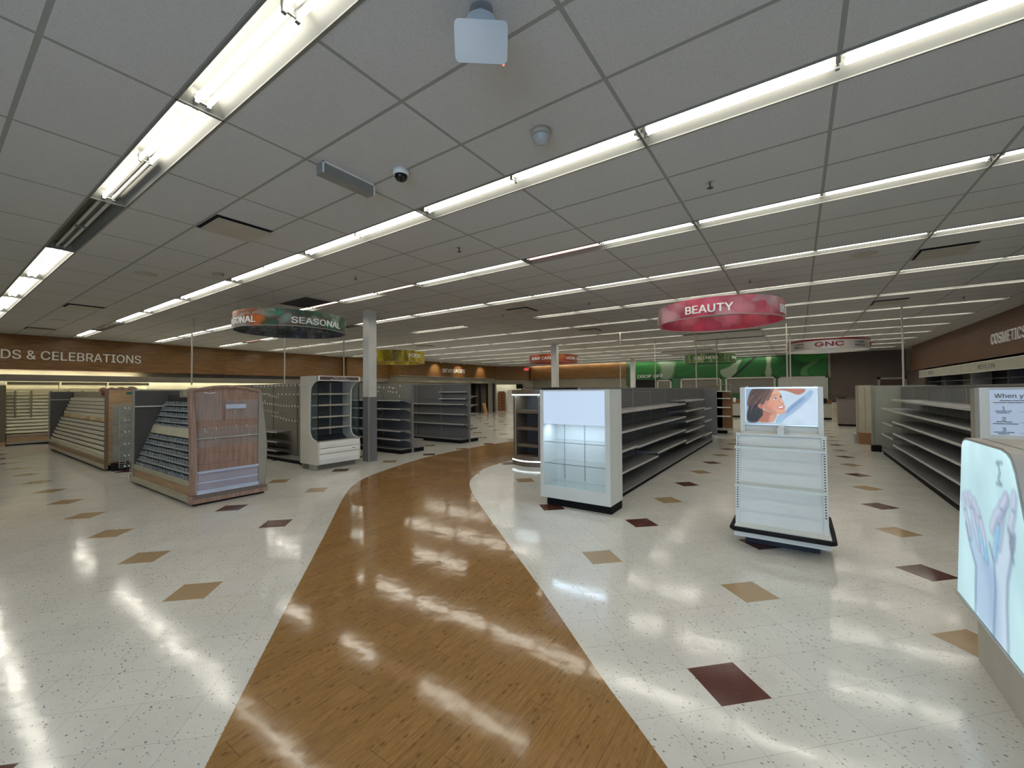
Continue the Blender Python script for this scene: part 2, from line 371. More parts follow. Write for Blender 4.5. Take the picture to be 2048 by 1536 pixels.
class Canvas:
    def __init__(s, nx, ny, X0, X1, Y0, Y1, col):
        s.nx, s.ny = nx, ny; s.X, s.Y = np.meshgrid(np.linspace(X0, X1, nx), np.linspace(Y0, Y1, ny)); s.C = np.ones((ny, nx, 3))*np.array(col); s.px = abs(X1-X0)/nx; s.sm = 1.
        s.n1 = s._noise(4); s.n2 = s._noise(14)
    def _noise(s, k):
        g = rng.random((k+2, k*2+2)); yy = np.linspace(0, k, s.ny)[:,None]*np.ones((1,s.nx)); xx = np.linspace(0, k*2, s.nx)[None,:]*np.ones((s.ny,1))
        iy, ix = yy.astype(int), xx.astype(int); fy, fx = yy-iy, xx-ix; fy = fy*fy*(3-2*fy); fx = fx*fx*(3-2*fx)
        return (g[iy,ix]*(1-fx)+g[iy,ix+1]*fx)*(1-fy)+(g[iy+1,ix]*(1-fx)+g[iy+1,ix+1]*fx)*fy
    def put(s, a, col): 
        col = np.array(col) if not callable(col) else col(s); s.C = s.C*(1-a[...,None]) + col*a[...,None]
    def poly(s, pts, col, soft=1.5, a=1., smooth=2):
        soft *= s.sm
        P = [np.array(p, float) for p in pts]
        for _ in range(smooth):
            P = [q for i in range(len(P)) for q in (P[i]*.75+P[(i+1)%len(P)]*.25, P[i]*.25+P[(i+1)%len(P)]*.75)]
        ins = np.zeros(s.X.shape, bool); D = np.full(s.X.shape, 1e9)
        for i in range(len(P)):
            (x1,y1),(x2,y2) = P[i], P[(i+1)%len(P)]
            if y1 != y2:
                c = ((y1 > s.Y) != (y2 > s.Y)) & (s.X < (x2-x1)*(s.Y-y1)/(y2-y1)+x1); ins ^= c
            dx, dy = x2-x1, y2-y1; t = np.clip(((s.X-x1)*dx+(s.Y-y1)*dy)/(dx*dx+dy*dy+1e-12), 0, 1)
            D = np.minimum(D, np.hypot(s.X-x1-t*dx, s.Y-y1-t*dy))
        sd = np.where(ins, D, -D)/(s.px*soft); s.put(np.clip(sd*.5+.5, 0, 1)*a, col)
    def line(s, pts, w, col, soft=1., a=1.):
        soft *= s.sm
        D = np.full(s.X.shape, 1e9)
        for (x1,y1),(x2,y2) in zip(pts[:-1], pts[1:]):
            dx, dy = x2-x1, y2-y1; t = np.clip(((s.X-x1)*dx+(s.Y-y1)*dy)/(dx*dx+dy*dy+1e-12), 0, 1)
            D = np.minimum(D, np.hypot(s.X-x1-t*dx, s.Y-y1-t*dy))
        s.put(np.clip((w-D)/(s.px*soft)*.5+.5, 0, 1)*a, col)
    def mesh_part(s, name, fn, mat, parent, label=None):       # fn(u,v in 0..1) -> world point
        ny, nx = s.ny, s.nx; mb = MB(); o = world_org(parent)
        vs = [fn(i/(nx-1), j/(ny-1)) for j in range(ny) for i in range(nx)]
        fs = [(j*nx+i, j*nx+i+1, (j+1)*nx+i+1, (j+1)*nx+i) for j in range(ny-1) for i in range(nx-1)]
        me = bpy.data.meshes.new(name); me.from_pydata([(x-o[0],y-o[1],z-o[2]) for x,y,z in vs], [], fs); me.materials.append(mat)
        at = me.color_attributes.new('print', 'FLOAT_COLOR', 'POINT'); C = np.concatenate([np.clip(s.C.reshape(-1,3),0,1)**2.2, np.ones((nx*ny,1))], 1)
        at.data.foreach_set('color', C.ravel().astype(np.float32))
        ob = bpy.data.objects.new(name, me); COL.objects.link(ob); ob.parent = parent
        if label: ob['label'] = label
        return ob

m_floor = floor_material(); m_path = path_material(); m_ceil = ceiling_material()
m_cream = plain('cream_wall_paint', (.25,.225,.175), .7); m_taupe = plain('taupe_wall_paint', (.105,.078,.066), .75)
m_lt = plain('white_fixture_enamel', (.80,.80,.76), .35, var=.02); m_white = plain('white_laminate', (.66,.68,.66), .4, var=.03)
m_metal = plain('grey_shelf_enamel', (.19,.19,.19), .42, var=.05); m_metal2 = plain('warm_grey_enamel', (.30,.285,.25), .45, var=.05)
m_post = plain('column_paint', (.62,.63,.60), .45); m_wrap = plain('grey_column_guard', (.16,.16,.18), .35); m_alum = plain('bright_aluminium', (.62,.62,.6), .3, .8)
m_black = plain('black_plastic', (.010,.010,.012), .5, spec=.25); m_kick = plain('black_kickplate', (.008,.008,.009), .8, spec=.15); m_rubber = plain('black_rubber', (.010,.010,.011), .7, spec=.2); m_lip = plain('pale_price_rail', (.46,.46,.45), .4)
m_dark = plain('charcoal_panel', (.075,.07,.07), .6); m_slat = lined('slatted_back_panel', (.145,.148,.155), .052); m_peg = lined('beige_pegboard', (.235,.225,.19), .0254, depth=.18)
m_fascia = wood('honey_wood_fascia', (.105,.048,.013), (.175,.083,.023), (.26,.135,.042), 1., 1., 13., .45)
m_fascia2 = wood('russet_wood_fascia', (.095,.044,.024), (.125,.060,.032), (.16,.082,.045), 1., 1., 13., .5)
m_endwood = wood('rosy_woodgrain_laminate', (.23,.135,.10), (.33,.21,.165), (.43,.285,.23), 14., 14., 1.2, .35)
m_kraft = wood('light_woodgrain_base', (.34,.205,.105), (.43,.275,.15), (.52,.35,.20), 1., 1., 9., .5); m_box = plain('brown_board', (.24,.12,.05), .7)
m_glass = glassy('clear_acrylic', (.80,.86,.85), .05, .13); m_gshelf = glassy('green_edged_glass', (.965,.985,.98), .03, .06); m_cool = glassy('cooler_glass', (.78,.86,.88), .02, .04)
m_tray = glassy('smoky_clear_tray', (.93,.92,.92), .10, .085)
m_trough = plain('fixture_trough_enamel', (.165,.165,.15), .5, var=.03); m_on = emis('lit_fluorescent_tube', (1., .955, .83), LAMP); m_pink = emis('failing_pink_tube', (1., .52, .44), 1.7); m_off = plain('unlit_tube_glass', (.62,.60,.55), .25)
m_half = emis('weak_fluorescent_tube', (1., .80, .60), 2.2)
m_txt = plain('pale_letter_enamel', (.80,.78,.73), .45); m_wtxt = plain('white_letter', (.85,.84,.82), .4); m_ctxt = plain('grey_print', (.10,.11,.12), .6)
m_chrome = plain('chrome_wire', (.66,.66,.62), .25, .7); m_red = plain('red_print', (.40,.03,.02), .4); m_dred = plain('dark_red_enamel', (.24,.012,.018), .35)
m_vent = plain('opening_shade_black', (.006,.006,.006), .9); m_venpl = plain('vent_plate_enamel', (.42,.385,.32), .55)  # first colour stands for the shade inside openings
m_lit = emis('lit_display_white', (.62,.80,1.), .55, (.7,.75,.8)); m_led = emis('cool_led_strip', (.75,.93,1.), 3.5); m_warmlit = emis('warm_shelf_tube', (1.,.93,.66), 24.)

# ------------------------------------------------------------------ the shell
XL, XR, YF, YB = -22.3, 5.2, -5.0, 28.95
fl = struct('floor', B(XL-.1, XR+1.6, YF-.1, YB+2.2, -.12, 0), m_floor)
Lp = [(.9,-2.),(-.9,-.3),(-2.207,.758),(-2.525,1.013),(-3.284,1.652),(-3.652,1.963),(-4.47,2.655),(-5.052,3.069),(-6.1,4.019),(-6.725,4.677),(-7.137,5.379),(-7.45,6.1),(-7.636,6.752),(-7.86,7.7),(-7.96,8.663),(-7.98,9.8),(-7.9,11.3),(-7.6,14.),(-7.5,22.)]
Rp = [(-5.4,22.),(-5.5,14.),(-5.65,10.5),(-5.746,8.276),(-5.64,7.178),(-5.5,6.7),(-5.279,6.303),(-4.909,5.733),(-4.288,5.118),(-3.493,4.44),(-2.603,3.69),(-1.792,3.016),(-1.262,2.554),(-.988,2.317),(-.501,1.917),(.9,.72),(3.,-2.)]
Lq = []
def smooth_line(P):        # Catmull-Rom through the surveyed points
    out = []
    for i in range(len(P)-1):
        p0, p1, p2, p3 = P[max(i-1,0)], P[i], P[i+1], P[min(i+2,len(P)-1)]
        for k in range(6):
            t = k/6; out.append(tuple(.5*(2*p1[a]+(p2[a]-p0[a])*t+(2*p0[a]-5*p1[a]+4*p2[a]-p3[a])*t*t+(3*p1[a]-p0[a]-3*p2[a]+p3[a])*t**3) for a in (0,1)))
    return out+[P[-1]]
Lp = [p for p in Lp if p not in ((-2.525,1.013),(-5.052,3.069),(-7.45,6.1),(-3.652,1.963))]; Rp = [p for p in Rp if p not in ((-5.5,6.7),(-1.262,2.554))]
Lp = smooth_line(Lp); Rp = smooth_line(Rp); path = MB()
path.prism(Lp+Rp, 2, .0005, .0025)
struct('wood_path', path, m_path, fl)

struct('wall_left', B(XL-.1, XL, YF, 13.9, 0, H+.3), m_cream)
wb = MB().box(-17.9, XR+.1, YB, YB+.1, 0, H+.3)
struct('wall_back', wb, m_cream)
wr = struct('wall_right', B(XR, XR+.1, YF, YB, 0, H+.3), m_cream)
wf = MB().box(XL, -1.5, YF-.1, YF, 0, H+.3).box(-1.5, XR, YF-.1, YF, 0, .35).box(-1.5, XR, YF-.1, YF, 2.9, H+.3).box(4.4, XR, YF-.1, YF, .35, 2.9)
struct('wall_front', wf, m_cream)
for n_, (a, b) in enumerate(((-1.5,1.45),(1.45,4.4))):
    w = struct('window_%d' % (n_+1), MB().box(a, a+.05, YF-.08, YF-.03, .35, 2.9).box(b-.05, b, YF-.08, YF-.03, .35, 2.9).box(a, b, YF-.08, YF-.03, .35, .4).box(a, b, YF-.08, YF-.03, 2.85, 2.9).box((a+b)/2-.025, (a+b)/2+.025, YF-.08, YF-.03, .35, 2.9), m_alum)
    daylight_area(a, b, .35, 2.9, YF-.12)
# purple-taupe part of the back wall, right of the counter
struct('trim_1', MB().box(1.47, 4.6, YB-.04, YB, 0, 2.62).box(1.52, 4.6, YB-.025, YB, 2.62, H), m_taupe)
struct('trim_2', B(1.41, 1.52, YB-.12, YB, 2.3, H), m_cream)
struct('outer_light_shell', MB().box(-25.,-24.9,YF-.2,31.4,0,H+.6).box(-25.,XR+.3,31.3,31.4,0,H+.6).box(XR+.2,XR+.3,YF-.2,31.4,0,H+.6).box(-25.,XR+.3,YF-.2,31.4,H+.55,H+.6).box(-25.,-5.5,YF-.2,YF-.1,0,H+.6).box(-5.5,XR+.3,YF-.2,YF-.1,H,H+.6).box(-25,XL,YF-.2,31.4,-.1,0), m_cream)  # unseen shell and roof added to keep stray daylight out
# fascias
struct('trim_3', MB().box(XL, -21.1, YF, 12.8, 2.5, H), m_fascia)
struct('trim_4', MB().box(XL, -21.35, 12.8, 13.9, 2.5, H), m_fascia)
struct('trim_5', MB().box(XL, -20.9, 13.9, 18.0, 2.55, H), m_fascia)
struct('trim_6', MB().box(XL, -20.0, 16.8, 26.6, 2.70, H), m_fascia)
struct('trim_7', MB().box(XL, -20.95, 13.85, 16.8, 2.3, 2.55).box(XL, -20.07, 16.85, 26.6, 2.28, 2.66).box(XL, -19.94, 16.8, 26.62, 2.655, 2.70), m_cream)
lw = MB().box(XL, -21.2, 12.85, 16.9, 0, 2.3).box(XL, -20.2, 16.85, 23.8, 0, 2.28).box(XL, -20.2, 25.9, 26.5, 0, 2.28)
struct('wall_food', lw, m_cream)
dd = struct('door_1', MB().box(-21.6, -21.5, 23.8, 25.9, 0, 2.28), m_vent)  # doorway's dark interior drawn as a near-black panel
struct('door_frame', MB().box(-20.3,-20.18,23.8,23.9,0,2.26).box(-20.3,-20.18,25.8,25.9,0,2.26).box(-20.3,-20.18,23.8,25.9,2.2,2.28).box(-20.32,-20.26,24.95,25.1,0,2.2), m_black, dd)
# diagonal corner with a lit niche
A_, B_ = Vector((-20.05,26.6,0)), Vector((-17.9,28.95,0)); dv = (B_-A_).normalized(); nv = Vector((-dv.y, dv.x, 0))
def dg(a, b, d0, d1, z0, z1, mb):
    q = [A_+dv*a+nv*d0, A_+dv*b+nv*d0, A_+dv*b+nv*d1, A_+dv*a+nv*d1]; return mb.prism([(p.x,p.y) for p in q], 2, z0, z1)
LD = (B_-A_).length
struct('trim_8', dg(-.02, LD, 0, .3, 2.55, H, MB()), m_fascia)
wd = dg(0, .12, 0, .12, 0, 2.55, MB()); dg(.12, 2.2, 0, .12, 2.2, 2.55, wd); dg(2.2, LD, 0, .12, 0, 2.55, wd)
struct('wall_diagonal', wd, m_cream)
nc = dg(0, 2.4, 1.1, 1.2, 0, 2.6, MB()); dg(.0, .1, .12, 1.15, 0, 2.6, nc); dg(2.3, 2.4, .12, 1.15, 0, 2.6, nc); dg(0, 2.4, .12, 1.2, 2.5, 2.6, nc); dg(0,2.4,.1,1.2,.001,.02,nc)
struct('wall_niche', nc, m_lt)
struct('trim_9', MB().box(-17.9, -10.0, YB-.16, YB, 2.6, H).box(-17.95,-17.8, YB-.3, YB, 2.55, H), m_fascia)
struct('trim_10', MB().box(-10.0, -9.6, YB-.14, YB, 2.0, H-.02), plain('dark_green_return', (.03,.09,.045), .6))
struct('trim_11', MB().box(4.5, XR, YF, 27.0, 2.55, H).box(4.42, 4.5, YF, 26.9, 2.5, 2.56), m_fascia2)
struct('trim_12', MB().box(4.6, XR, 25.2, YB, 0, 2.55), m_taupe)
# ceiling sheets with openings for the recessed lights
def gx(i): return GX0-1.2192*i
def gy(k): return GY0+PER*(k-1)
OFF = {}
fix = []      # (k, i, state)
def row(k, lo, hi, skip=(), **st):
    for i in range(lo, hi, 2):
        if i in skip: continue
        fix.append((k, i, st.get('s%d' % i, 'on') if i >= 0 else st.get('m%d' % -i, 'on')))
row(1, -6, 14, s2='off', s0='half2')
row(2, -6, 14, s10='off', s0='on', m2='pinkl', s2='pinkl')
row(3, -6, 14, m2='pink1', s2='pink2', s4='pink2', s8='on')
row(4, -6, 14, s6='off', s10='pink1')
row(5, -6, 14, skip=(2,6))
row(6, -6, 14)
row(7, -6, 14, m2='off')
row(8, -6, 14, m2='off')
row(9, -6, 12, m2='off')
row(10, -6, 12)
row(11, -6, 12, s0='off')
row(12, -6, 12, s0='off')
row(13, -6, 10)
row(14, -2, 12, skip=())
row(0, -6, 6); 
have = {(k,i) for k,i,_ in fix}
cm = MB(); ys = YF-.1
for k in range(0, 15):
    y0, y1 = gy(k), gy(k)+LW
    cm.quad((XL,ys,H),(XR+.1,ys,H),(XR+.1,y0,H),(XL,y0,H)); ys = y1
    xs = XL; 
    for i in sorted([i for kk,i in have if kk == k], reverse=True):
        xa, xb = gx(i+2), gx(i)
        if xa > xs+1e-4: cm.quad((xs,y0,H),(xa,y0,H),(xa,y1,H),(xs,y1,H))
        xs = xb
    cm.quad((xs,y0,H),(XR+.1,y0,H),(XR+.1,y1,H),(xs,y1,H))
cm.quad((XL,ys,H),(XR+.1,ys,H),(XR+.1,YB+2,H),(XL,YB+2,H))
struct('ceiling', cm, m_ceil)

# ------------------------------------------------------------------ recessed fluorescent lights
def lamp_mesh(mat, x0, dy):
    mb = MB().tube([(x0, LW/2+dy, H+.045), (x0+1.15, LW/2+dy, H+.045)], .0165, 10); return mb
def make_light(state):
    t = bpy.data.objects.new('ceiling_light', None); COL.objects.link(t)
    L = 2.4384
    hb = MB(); e = .004; a0, a1 = e, LW-e; d = .105; w = .075; ie = .06
    bx0, bx1 = e, L-e
    o4 = [(bx0,a0,H),(bx1,a0,H),(bx1,a1,H),(bx0,a1,H)]; t4 = [(bx0+ie,w,H+d),(bx1-ie,w,H+d),(bx1-ie,LW-w,H+d),(bx0+ie,LW-w,H+d)]
    hb.add(o4+t4, [(0,1,5,4),(1,2,6,5),(2,3,7,6),(3,0,4,7),(4,5,6,7)])
    hb.box(0, L, 0, .012, H-.006, H+.004).box(0, L, LW-.012, LW, H-.006, H+.004).box(0, .012, 0, LW, H-.006, H+.004).box(L-.012, L, 0, LW, H-.006, H+.004)
    hb.box(ie, L-ie, LW/2-.022, LW/2+.022, H+.075, H+d)
    part('housing', hb, m_trough, t)
    mats = {'on':['on']*4,'off':['off']*4,'half2':['on','off','on','on'],'pinkl':['half','on','on','on'],'pink1':['pink','pink','on','on'],'pink2':['on','on','pink','half']}[state]
    for q in range(4):
        part('lamp_tube', lamp_mesh(None, .05 if q < 2 else L/2+.038, .036*(1 if q % 2 else -1)), {'on':m_on,'off':m_off,'pink':m_pink,'half':m_half}[mats[q]], t)
    for xx in (.035, L/2, L-.035):
        hd = MB()
        for dy in (-.036,.036): hd.box(xx-.012, xx+.012, LW/2+dy-.012, LW/2+dy+.012, H+.015, H+.08)
        hd.box(xx-.006, xx+.006, LW/2-.048, LW/2+.048, H+.03, H+.04)
        part('lamp_holder', hd, m_alum if xx != L/2 else m_metal, t)
    return t
ORD = ['zeroth','first','second','third','fourth','fifth','sixth','seventh','eighth','ninth','tenth','eleventh','twelfth','thirteenth','fourteenth']
proto = {}
cnt = {}
for k, i, st in fix:
    cnt.setdefault(k, []).append(i)
for k, i, st in fix:
    loc = (gx(i+2), gy(k), 0)
    nth = sorted(cnt[k], reverse=True).index(i)+1
    look = {'on':'lit','off':'unlit','half2':'partly lit','pinkl':'partly lit','pink1':'half lit','pink2':'half lit'}[st]
    rowname = 'row above the camera' if k == 0 else ORD[k]+' light row from the camera'
    lab = '%s recessed ceiling light, %s from the left wall, %s' % (look, ORD[nth], rowname)
    if st not in proto:
        t = make_light(st); proto[st] = t; t.location = loc
    else: t = dup(proto[st], loc)
    tag(t, lab, 'ceiling light', 'recessed fluorescent lights in %s' % rowname)

# ------------------------------------------------------------------ columns
def column(x, y, ztop, lab, s=.115):
    t = thing('column', lab, 'column', (x, y, 0))
    part('upper_shaft', MB().box(x-s, x+s, y-s, y+s, 1.55, ztop), m_post, t, bevel=.006)
    part('column_guard', MB().box(x-s-.004, x+s+.004, y-s-.004, y+s+.004, 0, 1.56), m_wrap, t, bevel=.004)
    part('corner_guard', MB().box(x+s-.012, x+s+.01, y-s-.01, y-s+.012, 0, 1.56), m_alum, t)
column(-8.6, 6.34, H, 'square column, white above and dark grey below, right of the glass-fronted cooler')
column(-8.5, 15.55, H, 'pale square column in front of the orange hanging ring', .12)
column(-8.6, 26.0, H, 'farthest pale column, at the left edge of the green mural', .13)

# ------------------------------------------------------------------ shelving
def shelf_mb(x0, x1, y0, y1, z, lip, front):      # front: '-y','+y','-x','+x' edge that carries the price rail
    mb = MB().box(x0, x1, y0, y1, z-.022, z); mb.mi = 1
    if front == '-y': mb.box(x0, x1, y0-.012, y0, z-lip, z+.004)
    if front == '+y': mb.box(x0, x1, y1, y1+.012, z-lip, z+.004)
    if front == '-x': mb.box(x0-.012, x0, y0, y1, z-lip, z+.004)
    if front == '+x': mb.box(x1, x1+.012, y0, y1, z-lip, z+.004)
    mb.mi = 0      # end brackets
    if front in ('-y','+y'):
        yb = y1 if front == '-y' else y0; yf = y0 if front == '-y' else y1
        for xx in (x0+.004, x1-.008): mb.prism([(yb,z-.11),(yb,z-.02),(yf,z-.02),(yf+(yb-yf)*.4,z-.035)], 0, xx, xx+.004)
    else:
        xb = x1 if front == '-x' else x0; xf = x0 if front == '-x' else x1
        for yy in (y0+.004, y1-.008): mb.prism([(xb,z-.11),(xb,z-.02),(xf,z-.02),(xf+(xb-xf)*.4,z-.035)], 1, yy, yy+.004)
    return mb

# Gondola 1: long grey run behind the white lit end cabinet, shelves to +X (and a plain back side)
def gondola_y(name, lab, xs, y0, y1, top, side, secs, depth, deck_y1=None, deckz=.13, back=m_slat, shelf=m_metal, deckdepth=None, postgap=1.2192):
    t = thing(name, lab, 'shelving', (xs, y0, 0)); sg = 1 if side == '+x' else -1; dd_ = deckdepth or depth+.04
    part('back_panel', MB().box(xs-.02, xs+.02, y0, y1, .1, top-.02), back, t)
    part('top_rail', MB().box(xs-.03, xs+.03, y0, y1, top-.025, top), m_metal, t)
    y = y0
    while y < y1+.01:
        part('upright', MB().box(xs-.024, xs+.024, y-.014, y+.014, 0, top-.02), m_metal2, t); y += postgap
    dy = deck_y1 or y1
    xa, xb = sorted((xs, xs+sg*dd_)); part('base_deck', MB().box(xa, xb, y0, dy, deckz-.03, deckz), shelf, t)
    xa, xb = sorted((xs+sg*.03, xs+sg*(dd_-.03))); part('kickplate', MB().box(xa, xb, y0, dy, 0, deckz-.03), m_kick, t)
    for a, b, zs in secs:
        for z in zs:
            x0, x1 = sorted((xs+sg*.02, xs+sg*depth)); part('shelf', shelf_mb(x0, x1, a+.004, b-.004, z, .032, side), [shelf, m_lip], t)
    return t
g1 = gondola_y('gondola_shelving', 'long run of empty grey shelves behind the white cabinet with the blank lit panel', -2.75, 5.79, 15.7, 1.725, '+x',
   [(5.9,7.12,(1.34,1.02,.72,.38)),(7.12,8.4,(1.34,1.02,.70,.38)),(8.4,9.65,(1.34,1.02,.70,.44)),(9.65,10.9,(1.34,1.02,.70,.44)),(10.9,12.15,(1.40,1.15,.89,.63,.36)),(12.15,13.4,(1.40,1.15,.89,.63,.36)),(13.4,14.65,(1.10,.73,.32))], .45, 14.7, .10)
part('end_panel', B(-3.3, -2.30, 15.75, 15.79, 0, 1.75), m_metal, g1)
part('foot', B(-2.45, -2.3, 15.6, 15.74, 0, .1), m_white, g1)
part('second_face_shelf', MB().box(-3.15,-2.78,5.9,15.6,.1,.13).box(-3.15,-2.78,5.9,15.6,1.0,1.02), m_metal, g1)
# hidden-behind run carrying the brown rounded cabinet
g0 = gondola_y('gondola_shelving', 'empty grey shelf run behind the brown rounded cabinet with glowing strips', -5.0, 8.45, 15.5, 1.74, '+x', [(8.5+1.2*q,9.7+1.2*q,(1.3,.95,.6)) for q in range(5)], .42, None, .12)
part('dark_top_cap', B(-5.4,-4.3,8.4,15.5,1.735,1.755), m_dark, g0)
# Gondola R: shelves face -X
g2 = gondola_y('gondola_shelving', 'long run of empty grey shelves at right ending in a sage grey panel', 2.25, 7.16, 14.7, 1.72, '-x',
   [(7.3,8.56,(1.42,1.17,.93,.67,.41)),(8.56,9.8,(1.42,1.17,.93,.67,.41)),(9.8,11.05,(1.42,1.17,.93,.67,.41)),(11.05,12.6,(1.42,1.17,.93,.67,.41)),(12.6,14.1,(1.18,.83,.53))], .49, 14.1, .135, deckdepth=.5)
part('end_panel', MB().box(1.64, 2.9, 14.72, 14.76, .0, 1.75), plain('sage_grey_panel', (.36,.37,.31), .5), g2)
part('end_panel_foot', B(1.60, 1.80, 14.5, 14.7, 0, .16), m_kick, g2)
part('edge_strip', B(1.62, 1.655, 14.66, 14.72, .16, 1.75), m_metal2, g2)

def gondola_x(lab, ysp, x0, x1, top, d, zs_front, zs_back, deckz=.13, back=m_slat, upper=None, secs=None, post=m_metal):
    t = thing('gondola_shelving', lab, 'shelving', (x1, ysp, 0))
    part('back_panel', MB().box(x0, x1-.03, ysp-.015, ysp+.015, .1, top), back, t)
    if upper: part('upper_pegboard', MB().box(x0, x1-.03, ysp-.02, ysp-.0151, upper, top-.01), m_peg, t)
    part('top_rail', MB().box(x0, x1, ysp-.025, ysp+.025, top-.012, top+.008), m_metal2, t)
    x = x1-.03
    while x > x0-.01:
        part('upright', MB().box(x-.03, x+.03, ysp-.035, ysp+.035, 0, top), post, t); x -= 1.2192
    part('base_deck', MB().box(x0, x1, ysp-d, ysp+d, deckz-.02, deckz), m_metal, t)
    part('kickplate', MB().box(x0, x1-.01, ysp-d+.015, ysp+d-.015, 0, deckz-.02), m_kick, t)
    for z, a, b, dep in zs_front:
        n_ = max(1, round((b-a)/1.2192)); 
        for q in range(n_): part('shelf', shelf_mb(a+(b-a)*q/n_+.004, a+(b-a)*(q+1)/n_-.004, ysp-dep, ysp-.02, z, .03, '-y'), [m_metal, m_lip], t)
    for z, a, b, dep in zs_back:
        part('shelf', shelf_mb(a+.004, b-.004, ysp+.02, ysp+dep, z, .03, '+y'), [m_metal, m_lip], t)
    return t
xA = -8.77
gA = gondola_x('empty dark grey shelves just right of the square column, with a few loose hooks', 7.86, -14.8, xA, 1.89, .43,
   [(z,-14.8,xA-.04,.40) for z in (1.45,1.22,.93,.62,.38)], [(.33,-10.0,xA-.02,.4)], .13, upper=1.46)
gB = gondola_x('empty grey shelves farther back, left of the dark doorway', 10.44, -15.5, -8.91, 1.92, .46,
   [(1.26,-14.,-8.95,.25),(.93,-14.,-8.95,.22),(.60,-14.,-8.95,.22),(1.67,-10.2,-8.95,.12),(1.44,-10.2,-8.95,.12)], [(z,-10.2,-8.92,.42) for z in (1.52,1.23,.93,.47)], .13)
gC = gondola_x('beige pegboard shelving studded with hooks, between the card stand and the cooler', 5.5, -14.6, -9.1, 1.90, .38,
   [(.70,-14.,-10.7+.05,.36),(.46,-14.,-10.65,.36),(.24,-14.,-10.65,.36)], [], .10, back=m_peg)
# hooks: one mesh, copied
hk = MB().tube([(0,0,0),(0,-.17,-.005),(0,-.185,.012)], .004, 5); hk.mi = 1; hk.box(-.017,.017,-.192,-.186,-.024,.016)
hook_me = link_mesh('peg_hook', hk, [m_chrome, m_wtxt])
def hook(parent, x, y, z, s=1.):
    o = bpy.data.objects.new('peg_hook', hook_me); COL.objects.link(o); o.parent = parent; o.location = Vector((x,y,z))-world_org(parent); o.scale = (s,s,s)
for zz, xa_, xb_, dz, n_ in ((1.86,-12.2,-9.5,0.,15),(1.66,-12.3,-11.4,-.01,9),(1.62,-11.4,-10.9,-.06,6),(1.64,-10.9,-9.4,0.,9),(1.48,-12.2,-11.6,-.02,4),(1.42,-11.8,-10.9,-.06,9),(1.35,-10.9,-9.4,-.01,12),(1.22,-11.7,-10.9,-.05,8),(1.08,-11.2,-10.5,-.06,6),(1.0,-10.5,-9.4,-.01,9)):
    for q in range(n_): f = q/max(1,n_-1); hook(gC, xa_+(xb_-xa_)*f, 5.48, zz+dz*f+random.uniform(-.006,.006))
for x_, z_ in ((-9.9,1.82),(-9.7,1.8),(-9.45,1.81),(-9.3,1.78),(-10.05,1.79),(-9.0,1.85),(-9.95,1.7),(-9.5,1.7),(-9.3,1.67),(-9.15,1.67),(-9.4,1.69),(-9.02,1.56)): hook(gA, x_, 7.82, z_, 1.1)
for x_, z_ in ((-13.0,1.58),(-12.7,1.57),(-12.9,1.24),(-12.6,.94)): hook(gB, x_, 10.4, z_, 1.4)

# ------------------------------------------------------------------ white end cabinet with blank lit panel
def end_cabinet():
    t = thing('end_cabinet', 'white end cabinet with a blank lit panel above three glass shelves', 'cabinet', (-2.6,5.5,0))
    x0, x1, y0, y1 = -3.16, -2.075, 5.3, 5.76
    part('side_panel', B(x0, x0+.055, y0, y1, .115, 1.69), m_white, t, bevel=.003)
    part('side_panel', B(x1-.07, x1, y0, y1, .115, 1.69), m_white, t, bevel=.003)
    part('bottom_rail', B(x0+.055, x1-.07, y0+.004, y1, .115, .285), m_white, t)
    part('back_panel', B(x0+.055, x1-.07, y1-.03, y1-.012, .285, 1.19), m_white, t)
    part('top_panel', MB().box(x0+.055, x1-.07, y0+.01, y1, 1.675, 1.69), m_white, t)
    part('lit_panel', B(x0+.06, x1-.075, y0+.008, y0+.03, 1.19, 1.672), emis('blank_light_panel', (.56,.74,1.), .50, (.5,.56,.62)), t)
    part('lit_panel_box', MB().box(x0+.06, x1-.075, y0+.035, y1-.04, 1.2, 1.66), m_white, t)
    for z in (.93,.62): 
        s = part('glass_shelf', B(x0+.06, x1-.075, y0+.03, y1-.04, z-.006, z), m_gshelf, t); part('shelf_edge', B(x0+.06, x1-.075, y0+.026, y0+.03, z-.007, z), plain('green_glass_edge', (.10,.14,.12), .2), s)
    part('glass_deck', B(x0+.06, x1-.075, y0+.03, y1-.04, .29, .297), m_gshelf, t)
    for x in (x0+.19, (x0+x1)/2-.02, x1-.14):
        mb = MB().box(x-.01, x+.01, y1-.04, y1-.03, .3, 1.18)
        mb.mi = 1
        for q in range(26): mb.box(x-.006, x+.006, y1-.0425, y1-.04, .33+q*.032, .347+q*.032)
        part('slotted_standard', mb, [m_white, m_ctxt], t)
    part('plinth', B(x0+.08, x1-.01, y0+.06, y1, 0, .118), m_kick, t)
    fill_light = bpy.data.lights.new('cabinet_fill', 'AREA'); fill_light.shape = 'RECTANGLE'; fill_light.size = .85; fill_light.size_y = .1; fill_light.energy = 4.; fill_light.color = (.62,.80,1.)  # unseen area light added to brighten the cabinet interior
    lo = bpy.data.objects.new('cabinet_fill', fill_light); COL.objects.link(lo); lo.parent = t; lo.location = (-.02, -.05, 1.185)
end_cabinet()

